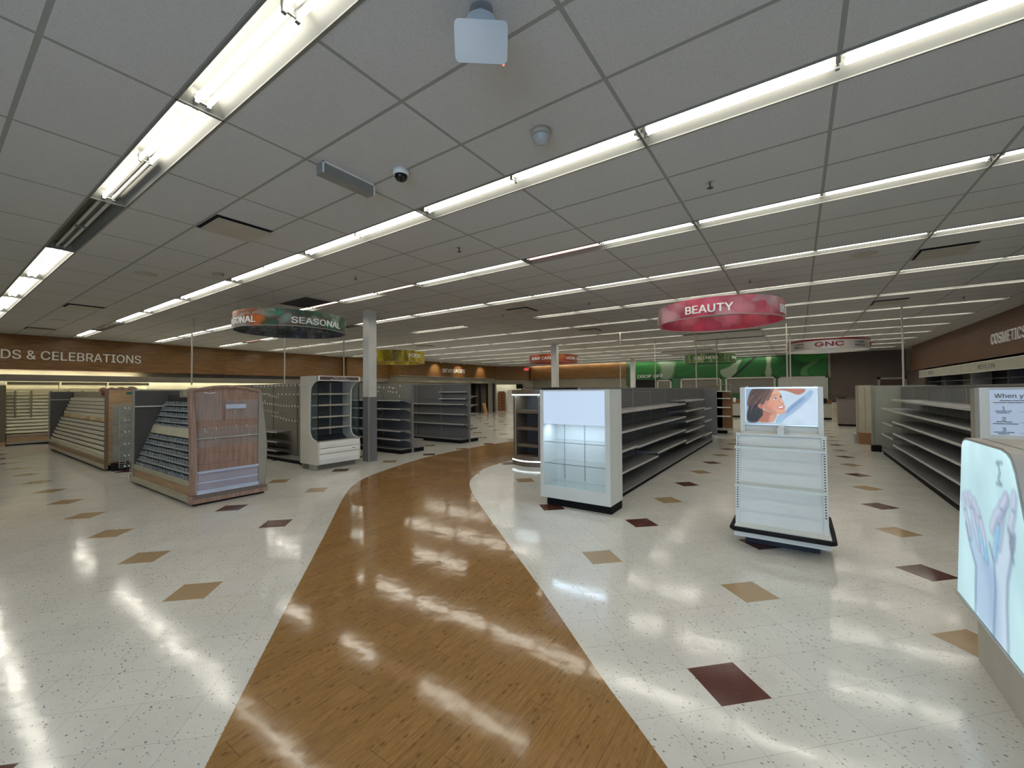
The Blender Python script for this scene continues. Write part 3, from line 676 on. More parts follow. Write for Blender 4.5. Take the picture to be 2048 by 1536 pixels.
# ------------------------------------------------------------------ brown rounded cabinet with LED strips
def rounded_cabinet():
    t = thing('end_cabinet', 'brown cabinet with a rounded front, glowing strips and dark shelves', 'cabinet', (-5.0,8.1,0))
    m = plain('bronze_laminate', (.15,.115,.085), .35); mi = plain('dark_interior', (.10,.095,.10), .5)
    x0, x1, y0 = -5.42, -4.58, 7.85
    def arc(off, d=.14, n_=10): return [(x0+off+(x1-x0-2*off)*q/n_, y0+off*.2-d*math.sin(math.pi*q/n_)*1.) for q in range(n_+1)]
    def slab(off, z0, z1, d=.14): return MB().prism(arc(off, d)+[(x1-off, 8.4), (x0+off, 8.4)], 2, z0, z1)
    part('plinth', slab(.0, 0, .105), m, t); part('cap', slab(.0, 1.60, 1.70), m, t)
    st = MB(); 
    part('light_strip', MB().prism(arc(-.004,.145)+[(x1+.004,8.0),(x0-.004,8.0)], 2, .105, .128), m_led, t); part('light_strip', MB().prism(arc(-.004,.145)+[(x1+.004,8.0),(x0-.004,8.0)], 2, 1.575, 1.60), m_led, t)
    part('base', slab(.01, .128, .22), m, t)
    part('side_post', MB().prism([(x0+.01,y0+.03),(x0+.12,y0-.02),(x0+.12,8.38),(x0+.01,8.38)], 2, .22, 1.575), m, t)
    part('side_post', MB().prism([(x1-.12,y0-.02),(x1-.01,y0+.03),(x1-.01,8.38),(x1-.12,8.38)], 2, .22, 1.575), m, t)
    part('back_panel', MB().box(x0+.1, x1-.1, 8.3, 8.38, .2, 1.58), mi, t)
    for z in (1.24,.86,.48): part('shelf', MB().prism([(x0+.12,y0+.02),(x1-.12,y0+.02),(x1-.12,8.3),(x0+.12,8.3)], 2, z-.07, z), m, t)
    for x in (x0+.115, x1-.115): part('chrome_tube', MB().tube([(x,y0-.03,.2),(x,y0-.03,1.53)], .011, 10).lathe([(.0,1.53),(.018,1.535),(.018,1.55),(0,1.555)], (x,y0-.03,0), 10), m_alum, t, smooth=False)
rounded_cabinet()

# ------------------------------------------------------------------ sloping display with the portrait header
def slanted_display():
    t = thing('promotional_display', 'white sloping display stand with a lit portrait header and black bumper', 'display stand', (-.17,5.4,0))
    W_ = m_white
    part('plinth', B(-.50, .165, 5.24, 5.85, 0, .13), plain('navy_black_plinth', (.016,.018,.03), .5), t)
    part('deck_apron', B(-.585, .24, 5.02, 5.95, .115, .165), W_, t, bevel=.003)
    bz = .195; pts = [(-.60,5.95),(-.60,5.03),(.27,5.0),(.27,5.95)]
    part('bumper', MB().tube([(-.595,5.95,bz),(-.605,5.4,bz),(-.605,5.03,bz),(-.585,4.995,bz),(-.1,4.99,bz),(.24,4.99,bz),(.268,5.01,bz),(.272,5.4,bz),(.268,5.95,bz)], .024, 10), m_rubber, t, smooth=True)
    part('deck', B(-.58, .25, 5.01, 5.95, .165, .222), W_, t)
    # lower sloping back
    yb0, yb1 = 5.17, 5.36
    part('sloping_back', MB().prism([(yb0+.01,.222),(yb1,1.165),(yb1+.025,1.165),(yb0+.04,.222)], 0, -.57, .225), W_, t)
    for xs_ in ((-.585,-.545),(.195,.235)):
        mb = MB().prism([(yb0-.015,.222),(yb1-.02,1.175),(yb1+.05,1.175),(yb1+.05,.222)], 0, *xs_)
        mb.mi = 1
        xm = sum(xs_)/2
        for q in range(34):
            z = .27+q*.0262; f = (z-.222)/.953; yy = yb0-.015+(yb1-yb0-.005)*f
            if .35 < z: mb.prism([(yy-.0015,z),(yy-.0015+.003,z+.013),(yy+.006,z+.013),(yy+.003,z)], 0, xm-.008, xm+.008)
        part('slotted_upright', mb, [W_, m_ctxt], t)
    part('top_trim', MB().box(-.59,.24,yb1-.025,yb1+.06,1.165,1.18), W_, t)
    for z, yf in ((1.05,5.07),(.65,5.0)):
        f = (z-.222)/.943; yb = yb0+(yb1-yb0)*f
        s = part('glass_shelf', MB().box(-.565,.215, yf+.03, yb+.005, z-.004, z+.002), m_gshelf, t)
        part('shelf_lip', MB().box(-.575,.225, yf+.026, yf+.034, z-.014, z+.012), plain('clear_lip', (.62,.68,.66), .2), s)
        for xx in (-.555,.2): part('shelf_bracket', MB().prism([(yb,z-.06),(yb,z),(yf+.05,z-.004)], 0, xx, xx+.006), W_, s)
    # header: rear panel, side rails, picture
    part('header_panel', B(-.585, .235, 5.84, 5.88, .2, 1.70), W_, t)
    part('header_rail', B(-.585, -.535, 5.78, 5.86, 1.0, 1.695), W_, t, bevel=.003); part('header_rail', B(.185, .235, 5.78, 5.86, 1.0, 1.695), W_, t, bevel=.003)
    part('header_shelf', MB().box(-.535,.185,5.4,5.84,1.15,1.165).box(-.19,-.13,5.38,5.80,1.165,1.245), W_, t)
    part('header_top_strip', B(-.54,.19,5.79,5.84,1.683,1.70), m_alum, t)
    for xx in (-.51,.155): part('button', MB().lathe([(.0,0),(.014,0),(.014,.01),(0,.012)], (xx,5.8,1.70), 12), m_alum, t)
    cv = Canvas(330, 166, 455, 1203, 1490, 1115, (.76,.84,.91)); cv.sm = .8
    cv.C = cv.C + (cv.n1[...,None]-.5)*.06; cv.C = cv.C*(1-.0) - np.clip((700-cv.X)/900,0,.2)[...,None]*np.array([.9,.8,.6])
    skin = (.84,.62,.51); sk2 = (.68,.44,.34); hair = (.30,.20,.15); hd = (.10,.06,.07)
    cv.poly([(780,1130),(800,1112),(1098,1112),(1085,1150),(1040,1178),(1000,1182),(900,1138)], sk2, 2.5)
    cv.poly([(900,1112),(1098,1112),(1060,1130),(930,1126)], (.80,.58,.45), 4, .6)
    cv.poly([(770,1482),(800,1400),(890,1350),(900,1325),(940,1290),(1080,1185),(1130,1130),(1160,1135),(1170,1165),(1100,1250),(980,1360),(880,1425),(830,1482)], (.60,.71,.83), 3)
    cv.poly([(890,1350),(950,1290),(1075,1195),(1080,1230),(960,1320),(900,1380)], (.42,.54,.72), 8, .8)
    cv.poly([(790,1482),(810,1420),(880,1390),(850,1482)], (.60,.76,.86), 4, .8)
    cv.poly([(510,1125),(560,1112),(720,1112),(735,1145),(690,1200),(665,1265),(640,1300),(640,1345),(650,1400),(590,1480),(466,1480),(466,1400),(488,1320),(465,1290),(478,1220)], hair, 4)
    cv.poly([(500,1290),(600,1270),(600,1330),(640,1350),(640,1420),(580,1480),(466,1480),(466,1385)], hd, 7, .97)
    for q in range(46):
        x = 480+rng.random()*180; y = 1120+rng.random()*150; L_ = 60+rng.random()*90
        cv.line([(x+40,y),(x,y+L_*.5),(x-18,y+L_)], 2.2, (.58,.44,.35) if q % 2 else (.20,.12,.09), 2, .5)
    cv.poly([(640,1335),(700,1365),(800,1385),(775,1430),(740,1480),(578,1480),(600,1440),(650,1400)], (.68,.43,.33), 4)
    cv.poly([(720,1380),(800,1388),(775,1430),(745,1480),(700,1480)], (.86,.66,.56), 8, .7)
    cv.poly([(735,1140),(770,1112),(795,1112),(828,1160),(846,1195),(845,1215),(868,1262),(864,1282),(880,1298),(884,1318),(872,1332),(888,1362),(862,1385),(800,1388),(720,1370),(650,1335),(640,1300),(668,1260),(690,1200)], skin, 2.5)
    cv.poly([(760,1130),(815,1150),(835,1190),(800,1210),(740,1200)], (.90,.68,.56), 12, .6)
    cv.poly([(700,1240),(760,1245),(790,1290),(760,1340),(690,1320)], (.88,.52,.42), 14, .6)
    cv.poly([(585,1288),(618,1278),(655,1300),(648,1330),(612,1332),(592,1312)], (.80,.50,.42), 3); cv.poly([(604,1295),(630,1292),(636,1318),(612,1320)], (.60,.32,.26), 4, .7)
    cv.poly([(640,1300),(690,1290),(740,1340),(800,1378),(720,1372),(650,1338)], (.66,.42,.33), 12, .6)
    cv.poly([(690,1200),(720,1170),(735,1150),(700,1260),(672,1300),(655,1290)], (.62,.42,.34), 10, .7)
    for q in range(26):
        x = 660+rng.random()*80; cv.line([(x+30,1115),(x,1160+rng.random()*30),(x-30,1240)], 2., (.48,.35,.27) if q % 2 else (.24,.16,.12), 2, .55)
    cv.line([(742,1200),(762,1184),(798,1180)], 2.4, (.34,.22,.17), 2, .8); cv.line([(824,1176),(838,1180)], 2.2, (.34,.22,.17), 2, .8)
    cv.poly([(750,1226),(768,1210),(792,1212),(790,1224),(768,1232)], (.88,.88,.90), 1.5); cv.poly([(772,1212),(788,1212),(786,1226),(772,1228)], (.24,.34,.52), 1.5); cv.line([(748,1226),(768,1209),(794,1212)], 1.6, (.12,.07,.08), 1.5)
    cv.poly([(826,1202),(838,1192),(850,1200),(844,1214),(832,1214)], (.30,.34,.45), 2); cv.line([(826,1200),(840,1190)], 2.4, (.12,.07,.08), 1.5)
    cv.line([(812,1240),(832,1268),(850,1278),(866,1270)], 2.5, (.62,.36,.28), 3, .7); cv.poly([(826,1225),(846,1240),(852,1262),(834,1256)], (.93,.74,.64), 5, .7)
    cv.poly([(796,1306),(830,1300),(868,1288),(874,1300),(860,1328),(832,1336),(808,1328)], (.76,.32,.30), 2); cv.poly([(804,1309),(834,1305),(866,1294),(860,1312),(836,1324),(814,1322)], (.97,.95,.93), 2)
    cv.poly([(800,1340),(850,1340),(868,1356),(840,1368),(800,1362)], (.90,.68,.58), 8, .5)
    X0, X1, Z0, Z1 = -.525, .180, 1.265, 1.682
    cv.mesh_part('portrait_picture', lambda u, v: (X0+(X1-X0)*u, 5.826, Z0+(Z1-Z0)*v-.006*u*(1-v)), painted('backlit_portrait_print', .85), t, 'lit picture of a smiling woman with blowing brown hair')
    part('picture_glass_frame', MB().box(X0-.012,X0,5.815,5.84,Z0,Z1).box(X1,X1+.012,5.815,5.84,Z0,Z1).box(X0-.012,X1+.012,5.815,5.84,Z0-.02,Z0-.006), m_alum, t)
slanted_display()

# ------------------------------------------------------------------ foreground lightbox display with hands picture
def nail_display():
    t = thing('display_case', 'large white display case with a glowing pale blue picture of hands', 'display stand', (1.2,3.0,0))
    def ynear(z):
        pts = [(.37,2.50),(1.08,2.85),(1.27,2.93),(1.33,2.975),(1.352,3.02),(1.362,3.09)]
        for (a,b),(c,d) in zip(pts[:-1], pts[1:]):
            if z <= c: return b+(d-b)*(z-a)/(c-a)
        return pts[-1][1]
    def yfar(z):
        pts = [(.37,3.84),(1.2,3.705),(1.32,3.685),(1.35,3.655),(1.362,3.60)]
        for (a,b),(c,d) in zip(pts[:-1], pts[1:]):
            if z <= c: return b+(d-b)*(z-a)/(c-a)
        return pts[-1][1]
    zs = [.37,.6,.9,1.08,1.2,1.27,1.32,1.345,1.362]
    out = [(yfar(z),z) for z in zs]+[(ynear(z),z) for z in reversed(zs)]
    grow = [(y+(.014 if i < len(zs) else -.014), z+(.012 if z > .5 else -.012)) for i,(y,z) in enumerate(out)]
    gm = plain('grey_case_laminate', (.33,.31,.285), .45)
    part('body', MB().prism([(3.74,0),(3.74,.36),(3.74,.9),(3.70,1.30),(3.62,1.36),(3.10,1.36),(2.99,1.31),(2.52,.36),(2.52,0)], 0, .89, 1.65), plain('cream_case_laminate', (.50,.47,.42), .45), t)
    part('picture_surround', MB().prism(grow, 0, .832, .89), gm, t)
    part('ledge_trim', MB().box(.822, .90, 2.49, 3.85, .352, .365), m_alum, t)
    part('top_deck', MB().prism([(.90,3.10),(1.70,3.10),(1.70,3.62),(.90,3.62)], 2, 1.362, 1.375), gm, t)
    cv = Canvas(220, 190, 0, 1, 0, 1, (.735,.885,.915))
    # paint in (y,z): map canvas to world
    n_y = np.vectorize(yfar); n_n = np.vectorize(ynear)
    Zw = .37+cv.Y*(1.362-.37); Yw = n_y(Zw)+(n_n(Zw)-n_y(Zw))*cv.X
    cv.X, cv.Y = Yw, Zw; cv.px = 1.2/200
    cv.C = cv.C + (cv.n1[...,None]-.5)*.08; cv.C += np.clip((Zw-1.15)*.25,0,.2)[...,None]
    armc = (.66,.76,.87); edge = (.30,.37,.52); lt = (.76,.83,.91); mid = (.55,.66,.80)
    cv.poly([(3.634,.849),(3.558,.747),(3.482,.652),(3.512,.569),(3.51,.36),(3.245,.36),(3.205,.588),(3.213,.746),(3.307,.758),(3.409,.84),(3.5,.93)], armc, 4, .85)
    cv.poly([(3.192,.764),(3.196,.591),(3.23,.36),(3.054,.36),(3.051,.681),(2.984,.876),(2.952,.974),(2.938,1.055),(3.038,.98),(3.147,.86)], lt, 4, .85)
    cv.poly([(3.40,.72),(3.30,.66),(3.27,.36),(3.22,.36),(3.20,.6),(3.23,.74)], mid, 9, .6); cv.poly([(3.19,.7),(3.21,.36),(3.16,.36),(3.15,.65)], mid, 8, .55)
    fin = ([(3.68,1.0),(3.647,.934),(3.613,.88),(3.573,.80)],[(3.621,1.022),(3.541,.972),(3.473,.869),(3.419,.79)],[(3.558,1.031),(3.465,.978),(3.401,.865),(3.358,.764)],[(3.48,1.01),(3.402,.946),(3.345,.859),(3.313,.756)],
           [(2.94,1.157),(2.954,1.09),(2.992,1.002),(2.978,.93)],[(3.031,1.13),(3.067,1.073),(3.098,.993),(3.139,.877)],[(3.092,1.077),(3.137,.982),(3.17,.899),(3.195,.806)],[(3.039,1.125),(3.10,1.065),(3.176,1.004),(3.222,.938)])
    for f_ in fin:
        cv.line(f_, .032, edge, 3, .55); cv.line([(a+.004,b+.004) for a,b in f_], .026, (.78,.82,.90), 3, .95); cv.line([(a-.012,b) for a,b in f_], .006, (.60,.66,.78), 3, .5)
        cv.line([(f_[1][0]-.012,f_[1][1]),(f_[1][0]+.012,f_[1][1]+.004)], .004, edge, 2, .6)
    for a_, b_ in (((3.432,.88),(3.419,.802)),((3.372,.828),(3.346,.756)),((3.318,.80),(3.309,.74)),((3.168,.926),(3.189,.808)),((3.139,.961),(3.166,.868))): cv.line([a_,b_], .015, (.38,.68,.84), 2, .95); cv.line([(a_[0]+.004,a_[1]),(b_[0]+.004,b_[1])], .004, (.75,.90,.97), 2, .7)
    for pl in ([(3.263,.839),(3.207,.759),(3.199,.622),(3.236,.38)],[(2.947,.975),(2.984,.865),(3.041,.726),(3.056,.598),(3.054,.38)],[(3.634,.849),(3.569,.744),(3.482,.652),(3.51,.38)]): cv.line(pl, .006, edge, 4, .7)
    cv.line([(3.012,.986),(2.978,.956),(2.993,.902),(2.97,.85)], .010, (.36,.46,.48), 3, .7); cv.line([(2.985,.97),(3.0,.93)], .006, (.30,.40,.42), 2, .7)
    cv.line([(3.143,1.291),(3.072,1.302)], .007, (.42,.52,.56), 2, .8); cv.line([(3.12,1.29),(3.10,1.245),(3.122,1.215),(3.10,1.195)], .009, (.42,.52,.56), 2, .8); cv.line([(3.145,1.186),(3.082,1.191)], .007, (.42,.52,.56), 2, .8)
    cv.mesh_part('hands_picture', lambda u, v: (.828, yfar(.37+v*.992)+(ynear(.37+v*.992)-yfar(.37+v*.992))*u, .37+v*.992), painted('backlit_hands_print', .86), t, 'glowing pale blue picture of two hands')
nail_display()

# ------------------------------------------------------------------ end cabinet with the instruction poster (far right)
def poster_cabinet():
    t = thing('end_cabinet', 'cream end cabinet with a lit instruction poster numbered one to three', 'cabinet', (2.3,7.0,0))
    part('frame', MB().box(1.72,1.80,6.98,7.14,.1,1.675).box(2.86,2.94,6.98,7.14,.1,1.675).box(1.80,2.86,6.98,7.14,.1,1.10).box(1.80,2.86,6.98,7.14,1.66,1.675), m_white, t)
    part('side_edge', B(1.685,1.72,6.99,7.14,.1,1.67), m_metal2, t)
    part('plinth', B(1.78,2.88,7.02,7.14,0,.1), m_kick, t)
    part('poster', B(1.80,2.86,6.995,7.10,1.135,1.655), emis('lit_poster', (.48,.62,.84), .40, (.30,.33,.38)), t)
    part('poster_margin', B(1.80,2.86,6.985,7.0,1.10,1.135), m_white, t)
    ex, ez = (1,0,0), (0,-1,0)
    lettering(t, 'When you', (1.985,6.99,1.575), ex, ez, .29, .060, m_ctxt)
    rule = MB()
    for z, a, b in ((1.522,1.88,2.75),(1.500,1.83,2.75),(1.404,1.845,1.975),(1.385,1.855,1.96),(1.284,1.85,1.975),(1.262,1.825,2.02),(1.166,1.83,1.99),(1.148,1.86,1.95)):
        x = a
        while x < b: w = min(b-x, random.uniform(.05,.11)); rule.box(x, x+w-.006, 6.988, 6.994, z, z+.008); x += w
    for z in (1.402,1.282,1.162): rule.box(2.03,2.75,6.988,6.994,z,z+.002)
    part('small_print', rule, m_ctxt, t)
    for s, z in (('1',1.440),('2',1.320),('3',1.202)): lettering(t, s, (1.908,6.99,z), ex, ez, .018 if s == '1' else .032, .040, m_ctxt)
    part('painted_film_glare', MB().prism([(1.825,1.60),(1.84,1.60),(1.93,1.52),(1.915,1.52)], 1, 6.989, 6.992).prism([(1.81,1.53),(1.822,1.53),(1.845,1.48),(1.83,1.48)], 1, 6.989, 6.992).prism([(1.90,1.49),(1.92,1.495),(1.95,1.475),(1.93,1.472)], 1, 6.989, 6.992), m_wtxt, t)  # glare on the film put in as white slivers
poster_cabinet()

# cream perforated end unit and the timber shelf unit
def perforated():
    t = thing('perforated_end_unit', 'narrow cream perforated upright on a brown base beyond the right-hand shelves', 'display stand', (1.66,16.4,0))
    mb = MB().box(1.50,1.86,16.3,16.34,.34,1.77); mb.mi = 1
    for q in range(30): mb.box(1.655,1.675,16.297,16.302,.42+q*.042,.438+q*.042)
    part('perforated_panel', mb, [plain('cream_enamel', (.50,.45,.34), .5), m_ctxt], t)
    part('side_channel', B(1.49,1.51,16.28,16.8,.34,1.77), m_metal2, t)
    part('base', B(1.50,2.1,16.2,16.9,0,.34), m_box, t); part('base_step', B(1.42,1.52,16.35,16.9,0,.28), m_metal2, t)
perforated()
def wood_unit():
    t = thing('display_rack', 'tall brown panel rack with four white shelves at the far end of the long run', 'display stand', (-2.4,17.7,0))
    part('back_panel', MB().prism([(-2.62,.18),(-2.07,.18),(-2.07,1.40),(-2.16,1.52),(-2.30,1.6),(-2.62,1.6)], 1, 17.9, 17.95), m_box, t)
    part('side_panel', MB().box(-3.0,-2.42,17.9,17.93,.18,1.6), m_metal2, t)
    for z in (1.62,1.34,1.00,.66): part('shelf', MB().box(-2.95,-2.13,17.55,17.9,z-.03,z), m_white, t)
    part('base_deck', MB().box(-2.95,-2.02,17.4,17.95,.13,.17), m_metal2, t); part('plinth', B(-2.9,-2.25,17.5,17.9,0,.13), m_kick, t)
    part('wire_frame', MB().tube([(-2.55,17.95,1.62),(-2.55,17.95,1.88),(-2.12,17.95,1.88),(-2.12,17.95,1.45)], .014, 6), m_metal2, t)
    part('brown_topper', B(-2.95,-2.6,17.85,17.9,1.64,1.82), m_box, t)
wood_unit()

# ------------------------------------------------------------------ open refrigerated merchandiser
def cooler():
    t = thing('open_cooler', 'white open-front cooler with a curved side cutout and wire shelves', 'cooler', (-8.7,5.4,0))
    y0, y1 = 4.89, 5.92
    prof = [(-9.10,.12),(-9.10,2.035),(-8.40,2.035),(-8.40,1.925),(-8.47,1.92),(-8.56,1.885),(-8.65,1.82),(-8.70,1.74),(-8.715,1.62),(-8.72,1.2),(-8.725,.86),(-8.71,.77),(-8.66,.70),(-8.56,.645),(-8.43,.625),(-8.40,.60),(-8.385,.5),(-8.385,.22),(-8.41,.12)]
    wm = plain('warm_white_cooler_side', (.66,.635,.56), .45, var=.03); wf_ = plain('white_cooler_front', (.82,.83,.82), .3, var=.02)
    for a, b in ((y0,y0+.035),(y1-.035,y1)): part('side_panel', MB().prism([(p[0],p[1]) for p in prof], 1, a, b), wm, t)
    rim = [(p[0]+.012, p[1]) for p in prof[3:15]]
    for a in (y0-.003, y1-.037): part('side_trim', MB().tube([(p[0],a+.02,p[1]) for p in prof[3:15]], .013, 6), m_lt, t)
    part('glass_side', MB().prism([(-8.42,.64),(-8.42,1.91),(-8.6,1.88),(-8.7,1.74),(-8.72,.86),(-8.66,.70)], 1, y0+.012, y0+.018), m_cool, t); part('glass_side', MB().prism([(-8.42,.64),(-8.42,1.91),(-8.6,1.88),(-8.7,1.74),(-8.72,.86),(-8.66,.70)], 1, y1-.018, y1-.012), m_cool, t)
    for a in (y0+.015, y1-.015): part('glass_edge', MB().box(-8.425,-8.415,a-.006,a+.006,.62,1.92), m_black, t)
    part('back_wall', MB().box(-9.08,-9.03,y0+.035,y1-.035,.3,1.95), plain('dark_cooler_liner', (.085,.095,.10), .25), t)
    part('canopy', MB().box(-9.08,-8.42,y0+.035,y1-.035,1.93,2.02), wm, t)
    part('front_header', MB().box(-8.425,-8.39,y0,y1,1.925,2.035), wf_, t)
    hp = part('header_strip', B(-8.392,-8.386,y0+.045,y1-.045,1.945,2.018), plain('plum_brown_strip', (.115,.07,.06), .4), t)
    lettering(hp, 'Ready To Go', (-8.386,5.40,1.995), (0,1,0), (1,0,0), .30, .026, m_wtxt); lettering(hp, 'Milk  Juice  Sandwiches', (-8.386,5.40,1.961), (0,1,0), (1,0,0), .44, .018, m_wtxt)
    part('canopy_light', MB().box(-8.62,-8.50,y0+.06,y0+.55,1.90,1.93), m_black, t)
    for z in (1.64,1.39,1.13,.885):
        s = part('wire_shelf', MB().box(-9.03,-8.72,y0+.04,y1-.04,z-.012,z-.004), m_metal, t); part('price_rail', MB().box(-8.735,-8.705,y0+.05,y1-.05,z-.02,z+.016), plain('yellowed_rail', (.50,.46,.38), .3), s)
    part('cooler_standard', MB().box(-9.03,-9.02,5.55,5.58,.7,1.9), m_alum, t)
    part('tub', MB().prism([(-9.03,.62),(-8.9,.50),(-8.5,.50),(-8.42,.60),(-8.42,.62),(-8.5,.60),(-8.88,.60),(-9.03,.70)], 1, y0+.035, y1-.035), plain('dark_tub', (.05,.055,.06), .3), t)
    for z0, z1 in ((.475,.615),(.355,.465),(.13,.345)):
        part('front_panel', MB().prism([(-8.43,z0),(-8.43,z1),(-8.392,z1),(-8.378,z0+(z1-z0)*.5 if z0 > .2 else z0+.1),(-8.385 if z0 > .2 else -8.40,z0)], 1, y0+.035, y1-.035), wf_, t)
    part('seam', MB().box(-8.44,-8.40,y0+.035,y1-.035,.34,.48), m_black, t)
    part('badge', MB().box(-8.384,-8.377,5.70,5.78,.405,.418), m_ctxt, t)
    part('bumper_edge', MB().box(-8.42,-8.385,y0,y1,.615,.635), m_alum, t)
    gb = MB().box(-9.05,-8.46,y0+.01,y1-.06,0,.12); part('base', gb, m_metal2, t)
    gr = MB()
    for q in range(5): gr.box(-9.0,-8.75,y0+.006,y0+.012,.02+q*.02,.03+q*.02)
    for q in range(34): gr.box(-8.462,-8.455,y0+.04+q*.027,y0+.055+q*.027,.02,.105)
    part('grille', gr, m_dark, t)
cooler()

# ------------------------------------------------------------------ greeting-card stands
def steps(n_, y0, z0, y1, z1): return [(y0+(y1-y0)*q/n_, z0+(z1-z0)*q/n_) for q in range(n_+1)]
def card_stand_far():
    x0, x1 = -18.9, -12.42
    t = thing('card_stand', 'far greeting-card stand with white tiers and red shop emblems on top', 'card stand', (x1,2.9,0))
    cw = plain('ivory_tier_plastic', (.84,.80,.66), .45, var=.05)
    part('far_end_panel', MB().box(x0-.04,x0,2.38,3.42,.1,1.75), m_dark, t); part('panel_edge', MB().box(x0-.045,x0+.005,2.37,2.395,.1,1.76).box(x0-.045,x0,2.37,3.42,1.75,1.765), m_metal2, t)
    part('light_rail', B(x0,x0+.03,2.4,3.3,1.50,1.515), m_lt, t)
    part('core', MB().prism([(2.46,.24),(2.90,1.60),(2.90,1.74),(2.96,1.74),(2.96,.1),(2.46,.1)], 0, x0, x1), plain('tier_backing', (.36,.33,.25), .6), t)
    st = steps(13, 2.43, .30, 2.88, 1.58)
    for q, (y, z) in enumerate(st[:-1]):
        if q == 7:
            part('graphic_strip', MB().prism([(y-.01,z),(y+.02,z+.10),(y+.03,z+.10),(y+.005,z)], 0, x0+.02, x1-.02), plain('tan_printed_strip', (.66,.52,.30), .5, var=.45, scale=2.2), t); continue
        part('card_tier', MB().prism([(y-.015,z),(y-.022,z+.085),(y-.014,z+.085),(y-.005,z+.01),(y+.045,z+.01),(y+.045,z)], 0, x0+.02, x1-.02), cw, t)
    part('base', MB().box(x0,x1,2.40,3.38,.12,.27), m_kraft, t); part('base_trim', MB().box(x0,x1+.02,2.36,2.41,.25,.30).box(x0,x1+.02,2.36,2.41,.05,.12), plain('cream_bumper', (.50,.45,.33), .45), t)
    part('plinth', B(x0+.02,x1-.02,2.44,3.3,0,.12), m_kick, t)
    # near end: light wood panel behind clear bins
    part('end_panel', MB().box(x1,x1+.03,2.38,2.46,.12,1.76).box(x1,x1+.03,2.46,3.36,.16,1.76), m_kraft, t)
    part('end_post', MB().box(x1,x1+.035,2.37,2.43,.03,1.77), plain('end_post_wood', (.20,.13,.08), .5), t)
    for q in range(6):
        z = .22+q*.20
        part('clear_bin', MB().box(x1+.03,x1+.20,2.47,3.0,z,z+.008).box(x1+.195,x1+.20,2.47,3.0,z,z+.12), m_tray, t)
    part('bin_screen', B(x1+.205,x1+.209,2.46,3.02,.2,1.45), m_glass, t)
    part('black_foot', B(x1+.03,x1+.22,2.47,3.05,0,.16), m_black, t)
    part('teal_ribbon', MB().box(x1+.031,x1+.036,2.72,2.96,1.66,1.72), plain('teal_print', (.01,.16,.14), .5), t)
    em = MB()
    part('header_board', MB().prism([(x1-3.4,1.74)]+[(x1-3.4+q*.2, 1.80+.05*abs(math.sin(q*.2*math.pi/.85))) for q in range(18)]+[(x1,1.74)], 1, 2.90, 2.915), plain('beige_header_board', (.36,.31,.23), .5), t)
    for q in range(5):
        xx = x1-.35-q*.62
        part('red_emblem', MB().prism([(xx+.13*math.cos(a),1.72+.085*math.sin(a)) for a in [2*math.pi*k/16 for k in range(16)]], 1, 2.86, 2.872), plain('red_emblem_print', (.33,.03,.02), .4), t)
card_stand_far()
